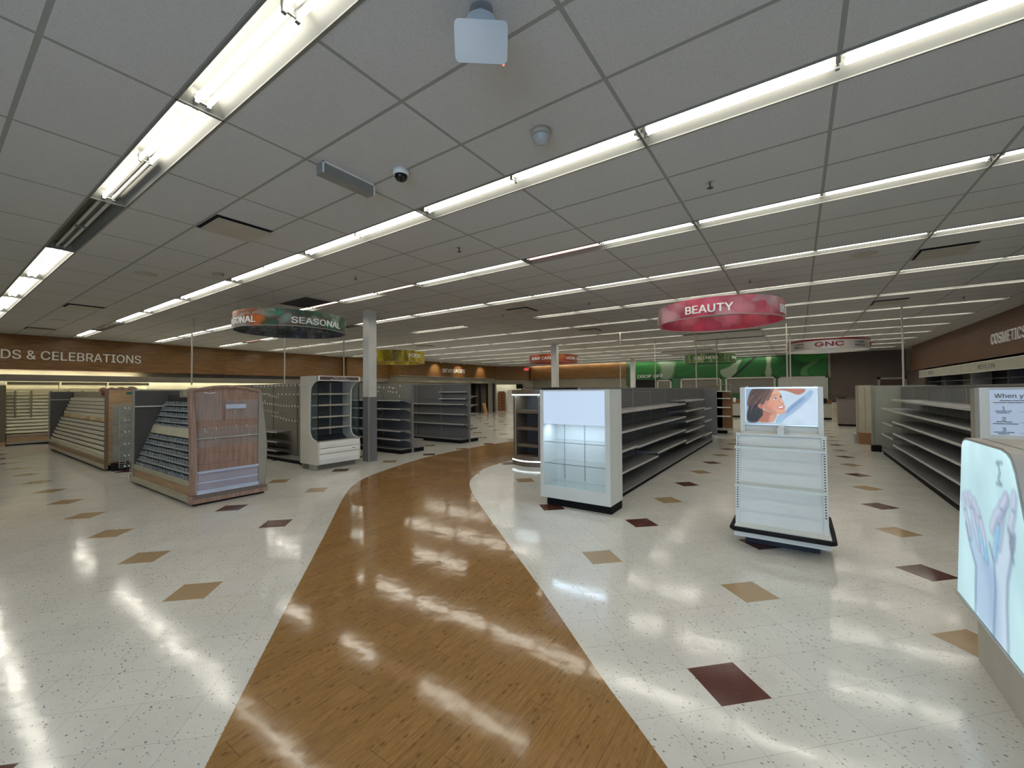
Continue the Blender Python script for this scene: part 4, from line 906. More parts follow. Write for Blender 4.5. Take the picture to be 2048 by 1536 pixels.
def card_stand_near():
    x0, x1 = -10.39, -7.45
    t = thing('card_stand', 'near greeting-card stand with grey card pockets and a rosy wood end panel', 'card stand', (x1,2.9,0))
    part('far_end_panel', MB().box(x0-.04,x0,2.38,3.30,.1,1.73), m_dark, t)
    part('panel_edge', MB().box(x0-.045,x0+.008,2.37,2.40,.1,1.76).box(x0-.045,x0+.005,2.37,3.3,1.73,1.755), m_metal2, t)
    part('light_rail', B(x0,x0+.035,2.4,2.95,1.42,1.44), m_lt, t)
    part('core', MB().prism([(2.47,.28),(2.91,1.52),(2.91,1.66),(3.0,1.66),(3.0,.1),(2.47,.1)], 0, x0, x1), plain('pocket_backing', (.05,.05,.05), .6), t)
    pk = plain('grey_card_pocket', (.24,.27,.29), .28, var=.15); pl = plain('clear_pocket_lip', (.36,.39,.38), .2)
    st = steps(12, 2.44, .33, 2.90, 1.56)
    for q, (y, z) in enumerate(st[:-1]):
        if q in (6,):
            part('cream_strip', MB().prism([(y-.05,z-.02),(y-.0,z+.13),(y+.01,z+.13),(y-.035,z-.02)], 0, x0+.05, x1-.02), plain('cream_label_strip', (.56,.53,.40), .5), t); continue
        mb = MB(); x = x0+.04
        while x < x1-.14:
            h = .064+random.uniform(-.012,.008); tl = random.uniform(-.012,.012)
            mb.prism([(y-.03,z-.005),(y-.022+tl,z+h),(y-.014+tl,z+h),(y-.01,z-.005)], 0, x+.012, x+.095)
            mb.box(x+.108, x+.112, y-.035, y+.03, z-.01, z+.06)
            x += .125
        mb.box(x0+.03, x1-.02, y-.012, y+.0, z-.012, z-.004)
        r_ = part('pocket_row', mb, pk, t)
        part('pocket_lip', MB().box(x0+.03,x1-.02,y-.045,y-.035,z-.015,z+.012).box(x0+.03,x1-.02,y-.04,y+.035,z-.015,z-.009), pl, r_)
    part('header_box', MB().box(-9.6,x1-.02,2.86,2.95,1.60,1.72), plain('header_backing', (.30,.28,.22), .5), t)
    part('header_arch', MB().prism([(-9.35+.9*q/12, 1.72+.055*math.sin(math.pi*q/12)) for q in range(13)]+[(-8.45,1.62),(-9.35,1.62)], 1, 2.84, 2.86), plain('arched_header', (.42,.40,.32), .4), t)
    part('base', MB().box(x0,x1,2.40,3.30,.10,.27), m_kraft, t); part('base_trim', MB().prism([(2.34,.04),(2.34,.10),(2.41,.12),(2.41,.04)], 0, x0-.02, x1+.02).box(x0,x1,2.385,2.41,.26,.34), plain('olive_cream_trim', (.42,.39,.27), .45), t)
    part('plinth', B(x0+.02,x1-.02,2.42,3.3,0,.1), m_kick, t)
    # arched end panel
    def arch(y): return 1.715+.075*math.sin(math.pi*(y-2.33)/(3.30-2.33))
    top = [(2.33+.97*q/12, arch(2.33+.97*q/12)) for q in range(13)]
    part('end_panel', MB().prism([(2.36,.14)]+top+[(3.30,.14)], 0, x1, x1+.03), m_endwood, t)
    part('end_panel_frame', MB().prism([(a,b+.012) for a,b in top]+[(a,b-.025) for a,b in reversed(top)], 0, x1+.001, x1+.07), m_endwood, t)
    part('left_wing', MB().prism([(2.315,1.70),(2.355,1.71),(2.40,1.0),(2.405,.16),(2.345,.16),(2.335,1.0)], 0, x1-.02, x1+.085), m_endwood, t)
    wing = [(3.28,1.72),(3.315,1.70),(3.345,1.45),(3.385,1.1),(3.405,.8),(3.40,.5),(3.375,.15),(3.27,.15),(3.27,.9)]
    part('right_wing', MB().prism(wing, 0, x1-.02, x1+.06), m_metal2, t); part('wing_edge', MB().tube([(x1+.055,p[0],p[1]) for p in wing[:7]], .007, 6), m_wrap, t)
    part('chrome_edge', MB().tube([(x1+.075,2.36,1.68),(x1+.085,2.40,1.0),(x1+.085,2.405,.16)], .006, 6), m_alum, t)
    part('end_base', MB().box(x1-.02,x1+.10,2.33,3.40,.035,.15), m_endwood, t); part('end_base_step', MB().box(x1-.02,x1+.105,2.36,3.38,.10,.145), plain('grey_base_step', (.16,.135,.12), .4), t)
    part('end_foot', B(x1-.02,x1+.06,2.38,3.36,0,.04), m_black, t)
    # clear acrylic sheets and troughs
    for y0, y1, z0, z1 in ((2.79,3.26,1.26,1.57),(2.39,2.74,1.26,1.70),(2.39,3.26,1.0,1.15),(2.39,3.26,.85,.98)):
        part('acrylic_sheet', B(x1+.05,x1+.055,y0,y1,z0,z1), m_tray, t)
    tb = emis('bluish_plastic_sheen', (.4,.55,.9), .0, (.42,.47,.60)); tb = plain('sheen_blue_plastic', (.50,.58,.76), .18)  # bluish sheen on the plastic put into its base colour
    part('painted_shine_bar', MB().box(x1+.056,x1+.066,2.79,3.08,1.43,1.50), tb, t)  # pale strip painted in as the shine on the acrylic
    part('trough', MB().box(x1+.03,x1+.09,2.41,3.26,.47,.50), tb, t); part('trough', MB().box(x1+.03,x1+.075,2.41,3.26,.315,.335), tb, t); part('trough', MB().box(x1+.03,x1+.095,2.41,3.26,.16,.22), tb, t)
    for z in (.76,.60): part('acrylic_ledge', MB().box(x1+.03,x1+.07,2.41,3.0,z,z+.006), m_tray, t)
    part('trough_screen', B(x1+.06,x1+.064,2.41,3.26,.17,.49), plain('lilac_trough_plastic', (.37,.35,.43), .25), t)
    part('divider_rail', MB().box(x1+.05,x1+.07,2.39,3.26,.985,1.0), m_chrome, t)
    for y, z in ((2.51,1.10),(2.66,1.12),(2.94,1.13),(3.09,1.13),(2.51,.95),(2.65,.96),(3.13,1.0),(2.92,1.36),(3.06,1.36)):
        part('clip', MB().tube([(x1+.06,y,z+.04),(x1+.075,y,z-.01),(x1+.075,y+.025,z-.01)], .004, 5), m_chrome, t)
    part('curl', MB().tube([(x1+.058,2.50,1.685),(x1+.07,2.58,1.675),(x1+.058,2.65,1.685)], .006, 6), m_wtxt, t)
card_stand_near()
def wire_rack():
    t = thing('wire_rack', 'white wire grid rack hooked on the far end of the near card stand', 'rack', (-10.5,2.45,0))
    def grid(x, y0, y1, z0, z1, nz, ny=2):
        mb = MB()
        for q in range(nz+1): z = z0+(z1-z0)*q/nz; mb.tube([(x,y0,z),(x,y1,z)], .0048, 4)
        for q in range(ny+1): y = y0+(y1-y0)*q/ny; mb.tube([(x,y,z0),(x,y,z1)], .006, 4)
        return mb
    part('wire_grid', grid(-10.55,2.22,2.40,.28,1.44,30), m_chrome, t); part('wire_grid', grid(-10.48,2.36,2.52,.05,1.44,42,3), m_chrome, t)
    hm = MB()
    for z in (1.40,1.17,.95,.72,.5,.3,.1):
        for y in (2.30,2.36,2.42,2.47): hm.tube([(-10.48,y,z),(-10.53,y-.01,z-.005),(-10.54,y-.01,z+.02)], .008, 4)
    part('hook_row', hm, m_lt, t)
wire_rack()

# ------------------------------------------------------------------ lit card wall on the left
def card_wall():
    vm = plain('taupe_valance', (.19,.165,.135), .6)
    struct('trim_13', B(-21.2,-21.1,YF,12.8,2.12,2.34), vm)
    proto_ = None
    cw = plain('ivory_wall_plastic', (.82,.79,.60), .45, var=.05)
    y = 1.74
    names = 'cream lit wall rack of card tiers below the celebrations lettering'
    struct('trim_17', MB().box(-21.80,-21.76,YF,12.8,0,2.5), plain('ivory_wall_panel', (.55,.52,.42), .6))
    for q in range(3):
        if q == 0:
            t = thing('wall_rack', 'lit cream wall rack at the far left with taped card tiers and a wood base', 'wall rack', (-21.6,y,0))
            part('back_panel', MB().box(-21.75,-21.72,y,y+1.2,.3,2.06), cw, t)
            for k in range(14): z = .40+k*.115; part('card_tier', MB().prism([(-21.40-.018*k,z),(-21.41-.018*k,z+.07),(-21.40-.018*k,z+.07),(-21.38-.018*k,z+.012),(-21.33-.018*k,z),], 1, y+.01, y+1.18), cw, t)
            part('header_panel', MB().box(-21.36,-21.34,y+.01,y+1.18,2.0,2.10), plain('grey_header_strip', (.30,.29,.22), .5), t)
            part('base', MB().box(-21.7,-21.25,y,y+1.2,.12,.36), m_kraft, t); part('base_trim', MB().box(-21.3,-21.2,y,y+1.2,.30,.35).box(-21.3,-21.2,y,y+1.2,.05,.12), m_metal2, t)
            for yy in (y+.2,y+.55,y+1.0): part('divider', B(-21.55,-21.37,yy-.015,yy+.015,.9,1.8), plain('dull_olive_divider', (.28,.25,.16), .6), t)  # dividers in a darker olive than the tiers
            t['group'] = 'cream wall racks under the left fascia'; proto_ = t
        else:
            nm = ORD[q+1]; dup(proto_, (-21.6, y, 0), 'lit cream wall rack, %s from the left along the left wall' % nm)
        y += 1.22
    t = thing('wall_pier', 'dark brown panel end at the left edge beside the lit wall rack', 'panel', (-21.5,1.5,0))
    part('panel', B(-21.7,-21.22,1.2,1.72,.12,1.98), plain('dark_olive_panel', (.13,.11,.075), .6), t); part('base', B(-21.7,-21.2,1.2,1.72,0,.14), m_kraft, t)
    t = thing('valance_light', 'row of warm tubes hidden behind the taupe valance on the left wall', 'lamp', (-21.5,6.,2.3))
    for k in range(9):
        z = 2.33 if k < 3 else 2.16
        part('lamp_tube', MB().tube([(-21.52,1.3+k*1.27,z),(-21.52,2.5+k*1.27,z)], .016, 8), m_warmlit, t)
    part('light_blocker', B(-21.74,-21.22,5.1,12.75,2.22,2.24), m_lt, t)  # added lid that blocks these tubes from lighting the band above
card_wall()

# ------------------------------------------------------------------ hanging ring signs
def ring_sign(name, lab, cx, cy, R, mat_out, mat_in, words, z0=3.0, z1=3.33, tilt=0, extra=None):
    t = thing(name, lab, 'hanging sign', (cx, cy, z0)); n_ = 72
    def band(ra, rb, za, zb):
        mb = MB(); v = []
        for k in range(n_):
            a = 2*math.pi*k/n_; c, s = math.cos(a), math.sin(a); v += [(cx+ra*c,cy+ra*s,za),(cx+rb*c,cy+rb*s,za),(cx+rb*c,cy+rb*s,zb),(cx+ra*c,cy+ra*s,zb)]
        f = []
        for k in range(n_):
            a, b = 4*k, 4*((k+1) % n_); f += [(a,b,b+1,a+1),(a+1,b+1,b+2,a+2),(a+2,b+2,b+3,a+3),(a+3,b+3,b,a)]
        return mb.add(v, f)
    part('printed_band', band(R-.006, R, z0, z1), mat_out, t); part('lining', band(R-.012, R-.0065, z0, z1), mat_in, t)
    part('bottom_rim', band(R-.016, R+.004, z0-.008, z0+.004), m_metal2, t)
    for txt, ang, span, zc, h, m, bold in words:
        w = math.radians(span)*R; P, F = text_mb(txt, w, h, .012, bold); P, F = fatten(P, F, h, bold)
        th = math.radians(ang)+P[:,0]/R; rad = R+.002+P[:,2]; 
        V = np.stack([cx+rad*np.cos(th), cy+rad*np.sin(th), zc+P[:,1]], 1); mb = MB(); mb.add(V, F); part('lettering', mb, m, t)
    for k in range(4):
        a = math.radians(45+90*k); part('suspension_wire', MB().tube([(cx+(R-.02)*math.cos(a),cy+(R-.02)*math.sin(a),z1-.01),(cx+(R-.02)*math.cos(a),cy+(R-.02)*math.sin(a),H)], .002, 4), m_metal2, t)
    if extra: part('top_rim', band(R-.014, R+.006, z1-.05, z1+.012), extra, t)
    return t
def four(txt, span, zc, h, m, bold=.02, off=0.): return [(txt, 90*k+off, span, zc, h, m, bold) for k in range(4)]
ring_sign('ring_sign', 'round hanging SEASONAL sign printed with red and green leaves', -9.176, 4.751, 1.103,
    ring_material('leaf_print', [(.30,.045,.014),(.48,.13,.035),(.55,.21,.07),(.18,.10,.07),(.34,.34,.31),(.16,.02,.01)], 3.6, (1,1,1.6), .7, ang=[(.006,.09,.05),(.01,.14,.08),(.03,.20,.13),(.02,.07,.05),(.20,.30,.25),(.008,.11,.07)]),
    ring_material('dark_leaf_print', [(.012,.01,.014),(.02,.018,.03),(.14,.14,.13),(.015,.05,.035),(.06,.05,.10),(.01,.01,.012)], 4.5, (1,1,1.6), .9), four('SEASONAL', 56, 3.118, .125, m_wtxt, .022))
ring_sign('ring_sign', 'round hanging BEAUTY sign printed with pink blossoms', -1.297, 9.193, 1.13,
    ring_material('blossom_print', [(.50,.05,.09),(.60,.10,.16),(.42,.03,.07),(.62,.30,.36),(.50,.06,.11),(.55,.28,.34)], 2.6, (1,1,1.3), .5),
    ring_material('deep_blossom_print', [(.36,.02,.05),(.42,.03,.07),(.30,.02,.05),(.48,.16,.22),(.36,.02,.05)], 2.8, (1,1,1.3), .5), four('BEAUTY', 40, 3.13, .14, m_wtxt, .03))
gs = ring_sign('ring_sign', 'round silver hanging sign with a dark red rim and red GNC letters', .88, 18.2, 1.15, plain('brushed_silver_band', (.52,.49,.46), .35, .3, var=.12, scale=1.5), plain('silver_lining', (.50,.48,.46), .4, .2),
    four('GNC', 38, 3.15, .145, m_dred, .05)+[(s, 90*k+45, 17 if s == 'LIVE' else 20, z, .06, m_ctxt, .0) for k in range(4) for s, z in (('LIVE',3.19),('WELL',3.09))], extra=m_dred)
ring_sign('ring_sign', 'round hanging FOOD sign printed with yellow pasta', -13.54, 11.245, 1.15, ring_material('pasta_print', [(.52,.40,.01),(.60,.48,.03),(.30,.16,.01),(.56,.44,.01),(.18,.08,.01),(.62,.52,.08)], 3.2, (2.2,2.2,.9), .35),
    ring_material('pasta_lining', [(.5,.38,.01),(.25,.13,.01),(.5,.4,.02)], 4, (2,2,.8), .4), four('FOOD', 29, 3.10, .15, m_wtxt, .02), 2.86, 3.29)
ring_sign('ring_sign', 'round hanging HOME CARE sign in orange red', -9.52, 17.27, 1.15, ring_material('rust_print', [(.34,.045,.012),(.42,.08,.02),(.28,.03,.01),(.46,.11,.03)], 2.2, (1,1,2), .8),
    ring_material('rust_lining', [(.30,.04,.01),(.24,.03,.01),(.38,.07,.02)], 2.2, (1,1,2), .8), four('HOME CARE', 56, 3.15, .13, m_wtxt, .02, -2))
ring_sign('ring_sign', 'round hanging WELLNESS sign printed with bright grass', -3.6, 22.66, 1.15, ring_material('grass_print', [(.03,.13,.02),(.06,.22,.03),(.02,.09,.02),(.20,.30,.05),(.38,.38,.16),(.04,.18,.03)], 3.4, (2.2,2.2,.7), .5),
    ring_material('grass_lining', [(.02,.12,.03),(.05,.20,.04),(.02,.09,.02)], 3, (1.5,1.5,.8), .5), four('WELLNESS', 53, 3.21, .14, m_wtxt, .01), 2.98, 3.40)

# ------------------------------------------------------------------ wall lettering
def wall_sign(name, lab, s, c, ex, ez, w, h, m, bold=.01, depth=.03):
    t = thing(name, lab, 'wall lettering', c); letters(t, s, c, ex, ez, w, h, m, depth, bold); return t
P_, F_ = text_mb('CARDS & CELEBRATIONS', 1, 1); 
isl = islands(P_, F_); xs_ = [q[0][:,0] for q in isl]; cl = min(xs_[len(isl)-12]); cr = max(xs_[-1])
ws_ = 2.59/(cr-cl); wc = 5.04-ws_*cr
wall_sign('wall_lettering', 'grey CARDS & CELEBRATIONS letters on the left wood fascia', 'CARDS & CELEBRATIONS', (-21.098, wc, 3.0), (0,1,0), (1,0,0), ws_, .30, m_txt, .0)
wall_sign('wall_lettering', 'white BEVERAGES letters on the spotlit wood fascia', 'BEVERAGES', (-19.998, 21.75, 3.12), (0,1,0), (1,0,0), 2.3, .26, m_wtxt, .01)
wall_sign('wall_lettering', 'white COSMETICS letters on the right wood fascia', 'COSMETICS', (4.498, 16.06, 3.01), (0,-1,0), (-1,0,0), 2.16, .29, m_txt, .01)
wall_sign('wall_lettering', 'grey DROP OFF letters on the green mural', 'DROP OFF', (-8.35, YB-.09, 2.62), (1,0,0), (0,-1,0), 1.72, .22, m_txt, .0)
for s, y, w in (('Beverages',20.05,.6),('Mix',22.2,.25),('Cold Drinks',25.3,.6)):
    tt = thing('category_lettering', 'small dark %s heading on the cream band under the spotlit fascia' % s.lower(), 'wall lettering', (-20.07,y,2.47)); lettering(tt, s, (-20.069,y,2.47), (0,1,0), (1,0,0), w, .08, m_ctxt)

# ------------------------------------------------------------------ mural and pharmacy wall
def mural():
    t = thing('mural', 'green mural of large leaves across the far back wall', 'mural', (-4.,YB-.02,3.))
    cv = Canvas(420, 60, -9.9, 1.45, 2.42, H-.01, (.05,.26,.10))
    g1_, g2_, g3_ = (.16,.42,.18), (.10,.33,.14), (.22,.52,.22); pa = (.50,.54,.46)
    cv.C += (cv.n1[...,None]-.5)*.08
    P = {'leafA':[(-10.06,3.62),(-9.78,3.74),(-7.94,3.72),(-7.69,3.15),(-8.13,2.67),(-8.86,2.55),(-9.51,2.43),(-9.98,2.67)],'paleA':[(-8.03,3.72),(-6.61,3.65),(-6.66,3.02),(-7.01,2.3),(-7.44,2.2),(-7.78,2.61),(-7.64,3.15)],
    'leafB':[(-6.74,3.72),(-3.08,3.72),(-3.08,3.43),(-3.6,3.0),(-4.08,2.93),(-3.9,2.4),(-6.75,2.4)],'paleB':[(-4.08,2.93),(-3.52,3.04),(-3.05,3.48),(-2.73,3.51),(-3.05,2.98),(-3.08,2.4),(-3.68,2.4),(-3.9,2.5)],
    'leafC':[(-2.72,3.57),(-2.1,3.72),(-1.55,3.68),(-1.52,3.16),(-1.64,2.4),(-3.1,2.4),(-3.05,2.98)],'paleC':[(-1.57,3.72),(-1.22,3.72),(-1.31,3.15),(-1.2,2.4),(-1.65,2.4),(-1.49,3.15)],
    'leafD':[(-1.22,3.72),(-.31,3.72),(0,3.39),(.12,3.01),(.08,2.4),(-1.2,2.4),(-1.31,3.15)],'leafE':[(-.44,3.72),(1.5,3.72),(1.5,3.36),(1.03,3.31),(.79,3.21),(.18,3.2)],
    'paleD':[(.08,2.4),(.18,2.86),(.55,3.14),(1.06,3.45),(1.06,3.25),(.73,2.95),(.42,2.77),(.66,2.4)],'leafF':[(.42,2.77),(.79,3.02),(1.15,3.3),(1.5,3.36),(1.5,2.4),(.54,2.4)]}
    cv.poly(P['leafA'], g1_, 3); cv.poly(P['paleA'], pa, 5, .9); cv.poly(P['leafB'], g2_, 3); cv.poly(P['paleB'], pa, 1.5); cv.poly(P['leafC'], g2_, 1.5); cv.poly(P['leafD'], g2_, 1.5)
    cv.poly(P['paleC'], pa, 1.5); cv.poly(P['leafE'], g3_, 3); cv.poly(P['paleD'], (.30,.50,.30), 2); cv.poly(P['leafF'], g1_, 2)
    cv.line([(-3.33,2.4),(-2.08,3.62)], .06, (.03,.07,.06), 1)
    for a, b in (((-9.8,2.8),(-7.8,3.3)),((-6.6,2.6),(-4.2,3.5)),((-1.1,2.6),(-.1,3.5)),((.6,2.6),(1.4,3.2))): cv.line([a,b], .015, g3_, 3, .5)
    cv.mesh_part('printed_panel', lambda u, v: (-9.9+11.35*u, YB-.02, 2.42+(H-.012-2.42)*v), painted('mural_print', 0, .6), t)
mural()
mg = plain('shutter_grey_brown', (.17,.155,.13), .6); mbld = lined('white_blind', (.50,.50,.46), .05, depth=.45); mfr = plain('cream_window_frame', (.50,.48,.40), .5)
for k, (a, b, z1, m, z0) in enumerate(((-6.37,-3.93,2.41,mg,1.1),(-3.71,-1.06,2.41,mg,1.45),(-.94,1.39,2.38,mbld,.98),(-7.9,-6.95,2.35,mg,1.0))):
    w = struct('window_%d' % (k+3), MB().box(a, b, YB-.06, YB-.03, z0, z1), m)
    struct('window_frame', MB().box(a,a+.09,YB-.12,YB-.03,z0-.1,z1).box(b-.09,b,YB-.12,YB-.03,z0-.1,z1).box(a,b,YB-.12,YB-.03,z1-.08,z1), mfr, w)
struct('door_2', MB().box(-9.55,-8.0,YB-.06,YB-.03,0,2.38), m_vent)  # shaded opening drawn as a flat near-black sheet
struct('trim_14', MB().box(-10.0,1.45,YB-.03,YB-.015,0,2.42), plain('green_lower_wall', (.035,.12,.05), .6))
struct('door_3', MB().box(3.55,4.55,YB-.10,YB-.06,0,2.14), plain('dark_oak_door', (.06,.03,.022), .5))
struct('trim_15', MB().box(3.47,3.57,YB-.12,YB-.04,0,2.24).box(4.52,4.6,YB-.12,YB-.04,0,2.24).box(3.47,4.6,YB-.12,YB-.04,2.14,2.24), m_metal2)
def counter(x0, x1, lab):
    t = thing('service_counter', lab, 'counter', ((x0+x1)/2,28.3,0))
    part('front_panel', B(x0,x1,28.15,28.2,.1,.84), plain('ivory_counter', (.46,.44,.37), .5), t); part('plinth', B(x0,x1,28.2,28.25,0,.1), m_kick, t)
    part('countertop', B(x0-.02,x1+.02,28.1,28.55,.86,.90), m_box, t); part('upstand', B(x0,x1,28.5,28.54,.90,1.08), m_box, t); part('side_panel', B(x0,x0+.04,28.2,28.54,.1,.86), plain('ivory_side', (.44,.42,.35), .5), t)
counter(-5.8,-.9,'ivory service counter with a brown top below the shuttered windows')
counter(-.5,1.52,'ivory service counter with a brown top below the white blind')
def desk():
    t = thing('service_desk', 'grey-brown service desk with a dark top left of the perforated upright', 'desk', (1.85,23.8,0)); dm = plain('mauve_grey_laminate', (.19,.16,.145), .55)
    part('body', B(1.48,2.35,23.6,24.4,.09,1.2), dm, t); part('top', B(1.46,2.38,23.58,24.42,1.2,1.25), plain('dark_desktop', (.10,.085,.07), .5), t); part('plinth', B(1.5,2.33,23.63,24.38,0,.09), m_kick, t)
    t = thing('keypad', 'small dark keypad lying on the grey-brown service desk', 'keypad', (1.6,23.75,1.25)); part('case', B(1.5,1.78,23.7,23.9,1.25,1.29), m_black, t, bevel=.005)
    t = thing('paper_stand', 'narrow ivory leaflet stand between the counter and the grey-brown desk', 'stand', (1.55,27.2,0)); part('post', B(1.45,1.68,27.1,27.3,0,.95), plain('ivory_stand', (.50,.46,.36), .5), t)
    for z in (.5,.62,.74,.86): part('leaflet_pocket', B(1.5,1.63,27.08,27.1,z,z+.02), m_box, t)
    t = thing('cash_register', 'small dark register on the counter beneath the white blind', 'register', (1.15,28.2,.9)); part('body', MB().prism([(28.12,.90),(28.12,1.0),(28.3,1.14),(28.36,1.14),(28.36,.90)], 0, 1.0, 1.3), m_black, t)
    t = thing('paper_cup', 'small white container on the counter by the timber rack', 'container', (-3.15,28.2,.9)); part('cup', MB().lathe([(.07,.9),(.08,1.15),(.06,1.17)], (-3.15,28.2,0), 14), m_wtxt, t)
desk()
# cosmetics wall at right
def cosmetics(y0, y1, txt, lab, seed):
    t = thing('cosmetics_bay', lab, 'wall display', (4.8,(y0+y1)/2,0)); hb = plain('pale_valance', (.42,.41,.345), .5)
    part('header_board', B(4.38,4.46,y0,y1,2.13,2.42), hb, t); part('header_edge', MB().box(4.37,4.385,y0,y1,2.41,2.43).box(4.37,4.385,y0,y1,2.125,2.14), m_lt, t)
    part('canopy', B(4.46,5.15,y0,y1,2.36,2.42), m_dark, t)
    part('back_panel', B(5.05,5.12,y0,y1,.1,2.36), m_black if seed % 2 else m_metal2, t)
    for z in (1.95,1.6,1.2,.8,.4): part('shelf', B(4.65,5.05,y0+.05,y1-.05,z-.02,z), m_tray if seed % 2 else m_metal, t)
    part('divider', B(4.6,5.1,y1-.06,y1,.1,2.2), m_metal2 if seed % 2 else m_dark, t); part('divider', B(4.62,5.1,(y0+y1)/2-.03,(y0+y1)/2+.03,.1,2.15), m_dark, t)
    part('base', B(4.55,5.12,y0,y1,0,.12), m_kick, t)
    lettering(t, txt, (4.378,(y0+y1)/2+(.6 if seed % 2 else .8),2.275), (0,-1,0), (-1,0,0), 1.25 if seed % 2 else .7, .13, m_ctxt)
cosmetics(19.4,25.0,'NYC','cosmetics wall bay at the far right corner with a pale header board',2)
cosmetics(13.8,19.38,'REVLON','cosmetics wall bay headed REVLON with a black recess',3)
struct('trim_16', B(4.85,XR,YF,13.8,0,2.55), m_metal2)

# ------------------------------------------------------------------ poles, devices on the ceiling
def pole(x, y, zb, lab, bend=False):
    pts = [(x,y,zb),(x,y,H)] if not bend else [(x,y,zb),(x,y,3.28),(x+.05,y+.02,3.42),(x+.05,y+.02,H)]
    solo('ceiling_pole', MB().tube(pts, .019, 8), plain('cream_pole', (.50,.47,.40), .5), lab, 'pole', 'slim poles from the shelving tops to the ceiling', org=(x,y,0))
pole(-13.2,4.19,1.90,'slim bent cream pole rising behind the near card stand',True)
pole(-11.0,5.50,1.90,'slim bent cream pole rising from the hook-covered pegboard',True)
pole(-11.9,7.80,1.90,'slim straight cream pole rising behind the white cooler')
pole(-5.02,13.86,1.74,'slim pole left of the lit BEAUTY ring, nearest the pale column')
pole(-2.75,14.72,1.725,'slim pole rising from the far end of the long grey run')
pole(-4.6,16.6,1.74,'slim pole in front of the DROP OFF lettering')
pole(-2.55,17.6,1.82,'slim pole rising from the brown panel rack')
pole(-.24,14.29,0.0,'left of two slim poles behind the portrait header')
pole(-.19,16.79,0.0,'right of two slim poles behind the portrait header')
pole(2.08,13.42,1.72,'slim pole rising from the right-hand shelf run')

def vent(x, y, lab, s=.27):
    t = thing('ceiling_vent', lab, 'air vent', (x,y,H), 'square supply vents in the ceiling')
    part('recess', MB().box(x-s-.03,x+s+.03,y-s-.03,y+s+.03,H-.004,H-.001), m_vent, t); part('plate', MB().box(x-s-.005,x+s+.005,y-s-.005,y+s+.005,H-.026,H-.021), m_venpl, t)  # recess is a thin near-black sheet for the shade above the plate
    part('collar', MB().box(x-.05,x+.05,y-.05,y+.05,H-.021,H-.004), m_vent, t)
for x, y, l in ((-5.58,2.2,'square vent with a dark slot, nearest the camera, left of the sign box'),(-13.39,2.2,'square vent right of the first light row, halfway to the card wall'),(-18.9,2.17,'square vent close to the CARDS & CELEBRATIONS fascia'),
    (1.78,8.5,'square vent at right between light rows above the right-hand shelves'),(1.76,12.72,'square vent at right beyond the nearest right-hand vent'),(-5.55,8.5,'square vent in mid ceiling right of the square column'),
    (-5.6,12.7,'square vent in mid ceiling, next beyond the one by the column'),(-13.35,12.7,'square vent above the FOOD ring sign')): vent(x, y, l)
t = thing('return_grille', 'dark rectangular return grille above the SEASONAL ring', 'air vent', (-8.95,4.92,H))
g_ = MB().box(-9.5,-8.40,4.63,5.22,H-.006,H-.001); part('frame', g_, m_dark, t); gl = MB()
for q in range(14): gl.box(-9.45,-8.45,4.66+q*.04,4.672+q*.04,H-.016,H-.006)
part('louver_set', gl, m_dark, t)
for x, y, l in ((-8.89,2.18,'round flush speaker near the second light row, left half'),(.84,7.98,'round flush speaker at right beside the nearest right-hand vent'),(-16.26,2.19,'round flush speaker near the card wall'),(-5.25,7.91,'round flush speaker beside the mid ceiling vent')):
    t = thing('ceiling_speaker', l, 'speaker', (x,y,H), 'round flush ceiling speakers'); part('grille', MB().lathe([(.0,-.008),(.13,-.008),(.14,-.001)], (x,y,H), 28), plain('speaker_mesh', (.22,.20,.175), .7), t); part('rim', MB().lathe([(.142,-.012),(.155,-.009),(.156,-.001)], (x,y,H), 28), m_venpl, t)
for x, y, l in ((-.66,4.32,'sprinkler head nearest the camera on the right'),(-3.82,4.27,'sprinkler head in the middle beyond the second light row'),(-6.2,4.29,'sprinkler head above and right of the SEASONAL ring'),(-.68,8.57,'sprinkler head just above the BEAUTY ring'),(-3.81,8.58,'sprinkler head left of the BEAUTY ring'),
    (-6.2,8.58,'sprinkler head beside the mid ceiling vent'),(-11.19,4.92,'sprinkler head left of the SEASONAL ring'),(3.0,12.94,'sprinkler head at far right beyond the second right-hand vent')):
    t = thing('sprinkler_head', l, 'sprinkler', (x,y,H), 'sprinkler heads'); part('escutcheon', MB().lathe([(.0,-.004),(.035,-.004),(.04,-.001)], (x,y,H), 14), m_alum, t); part('stem', MB().tube([(x,y,H),(x,y,H-.06)], .008, 6), m_dark, t); part('deflector', MB().lathe([(.004,-.064),(.028,-.062),(.028,-.058),(.004,-.056)], (x,y,H), 10), m_dark, t)
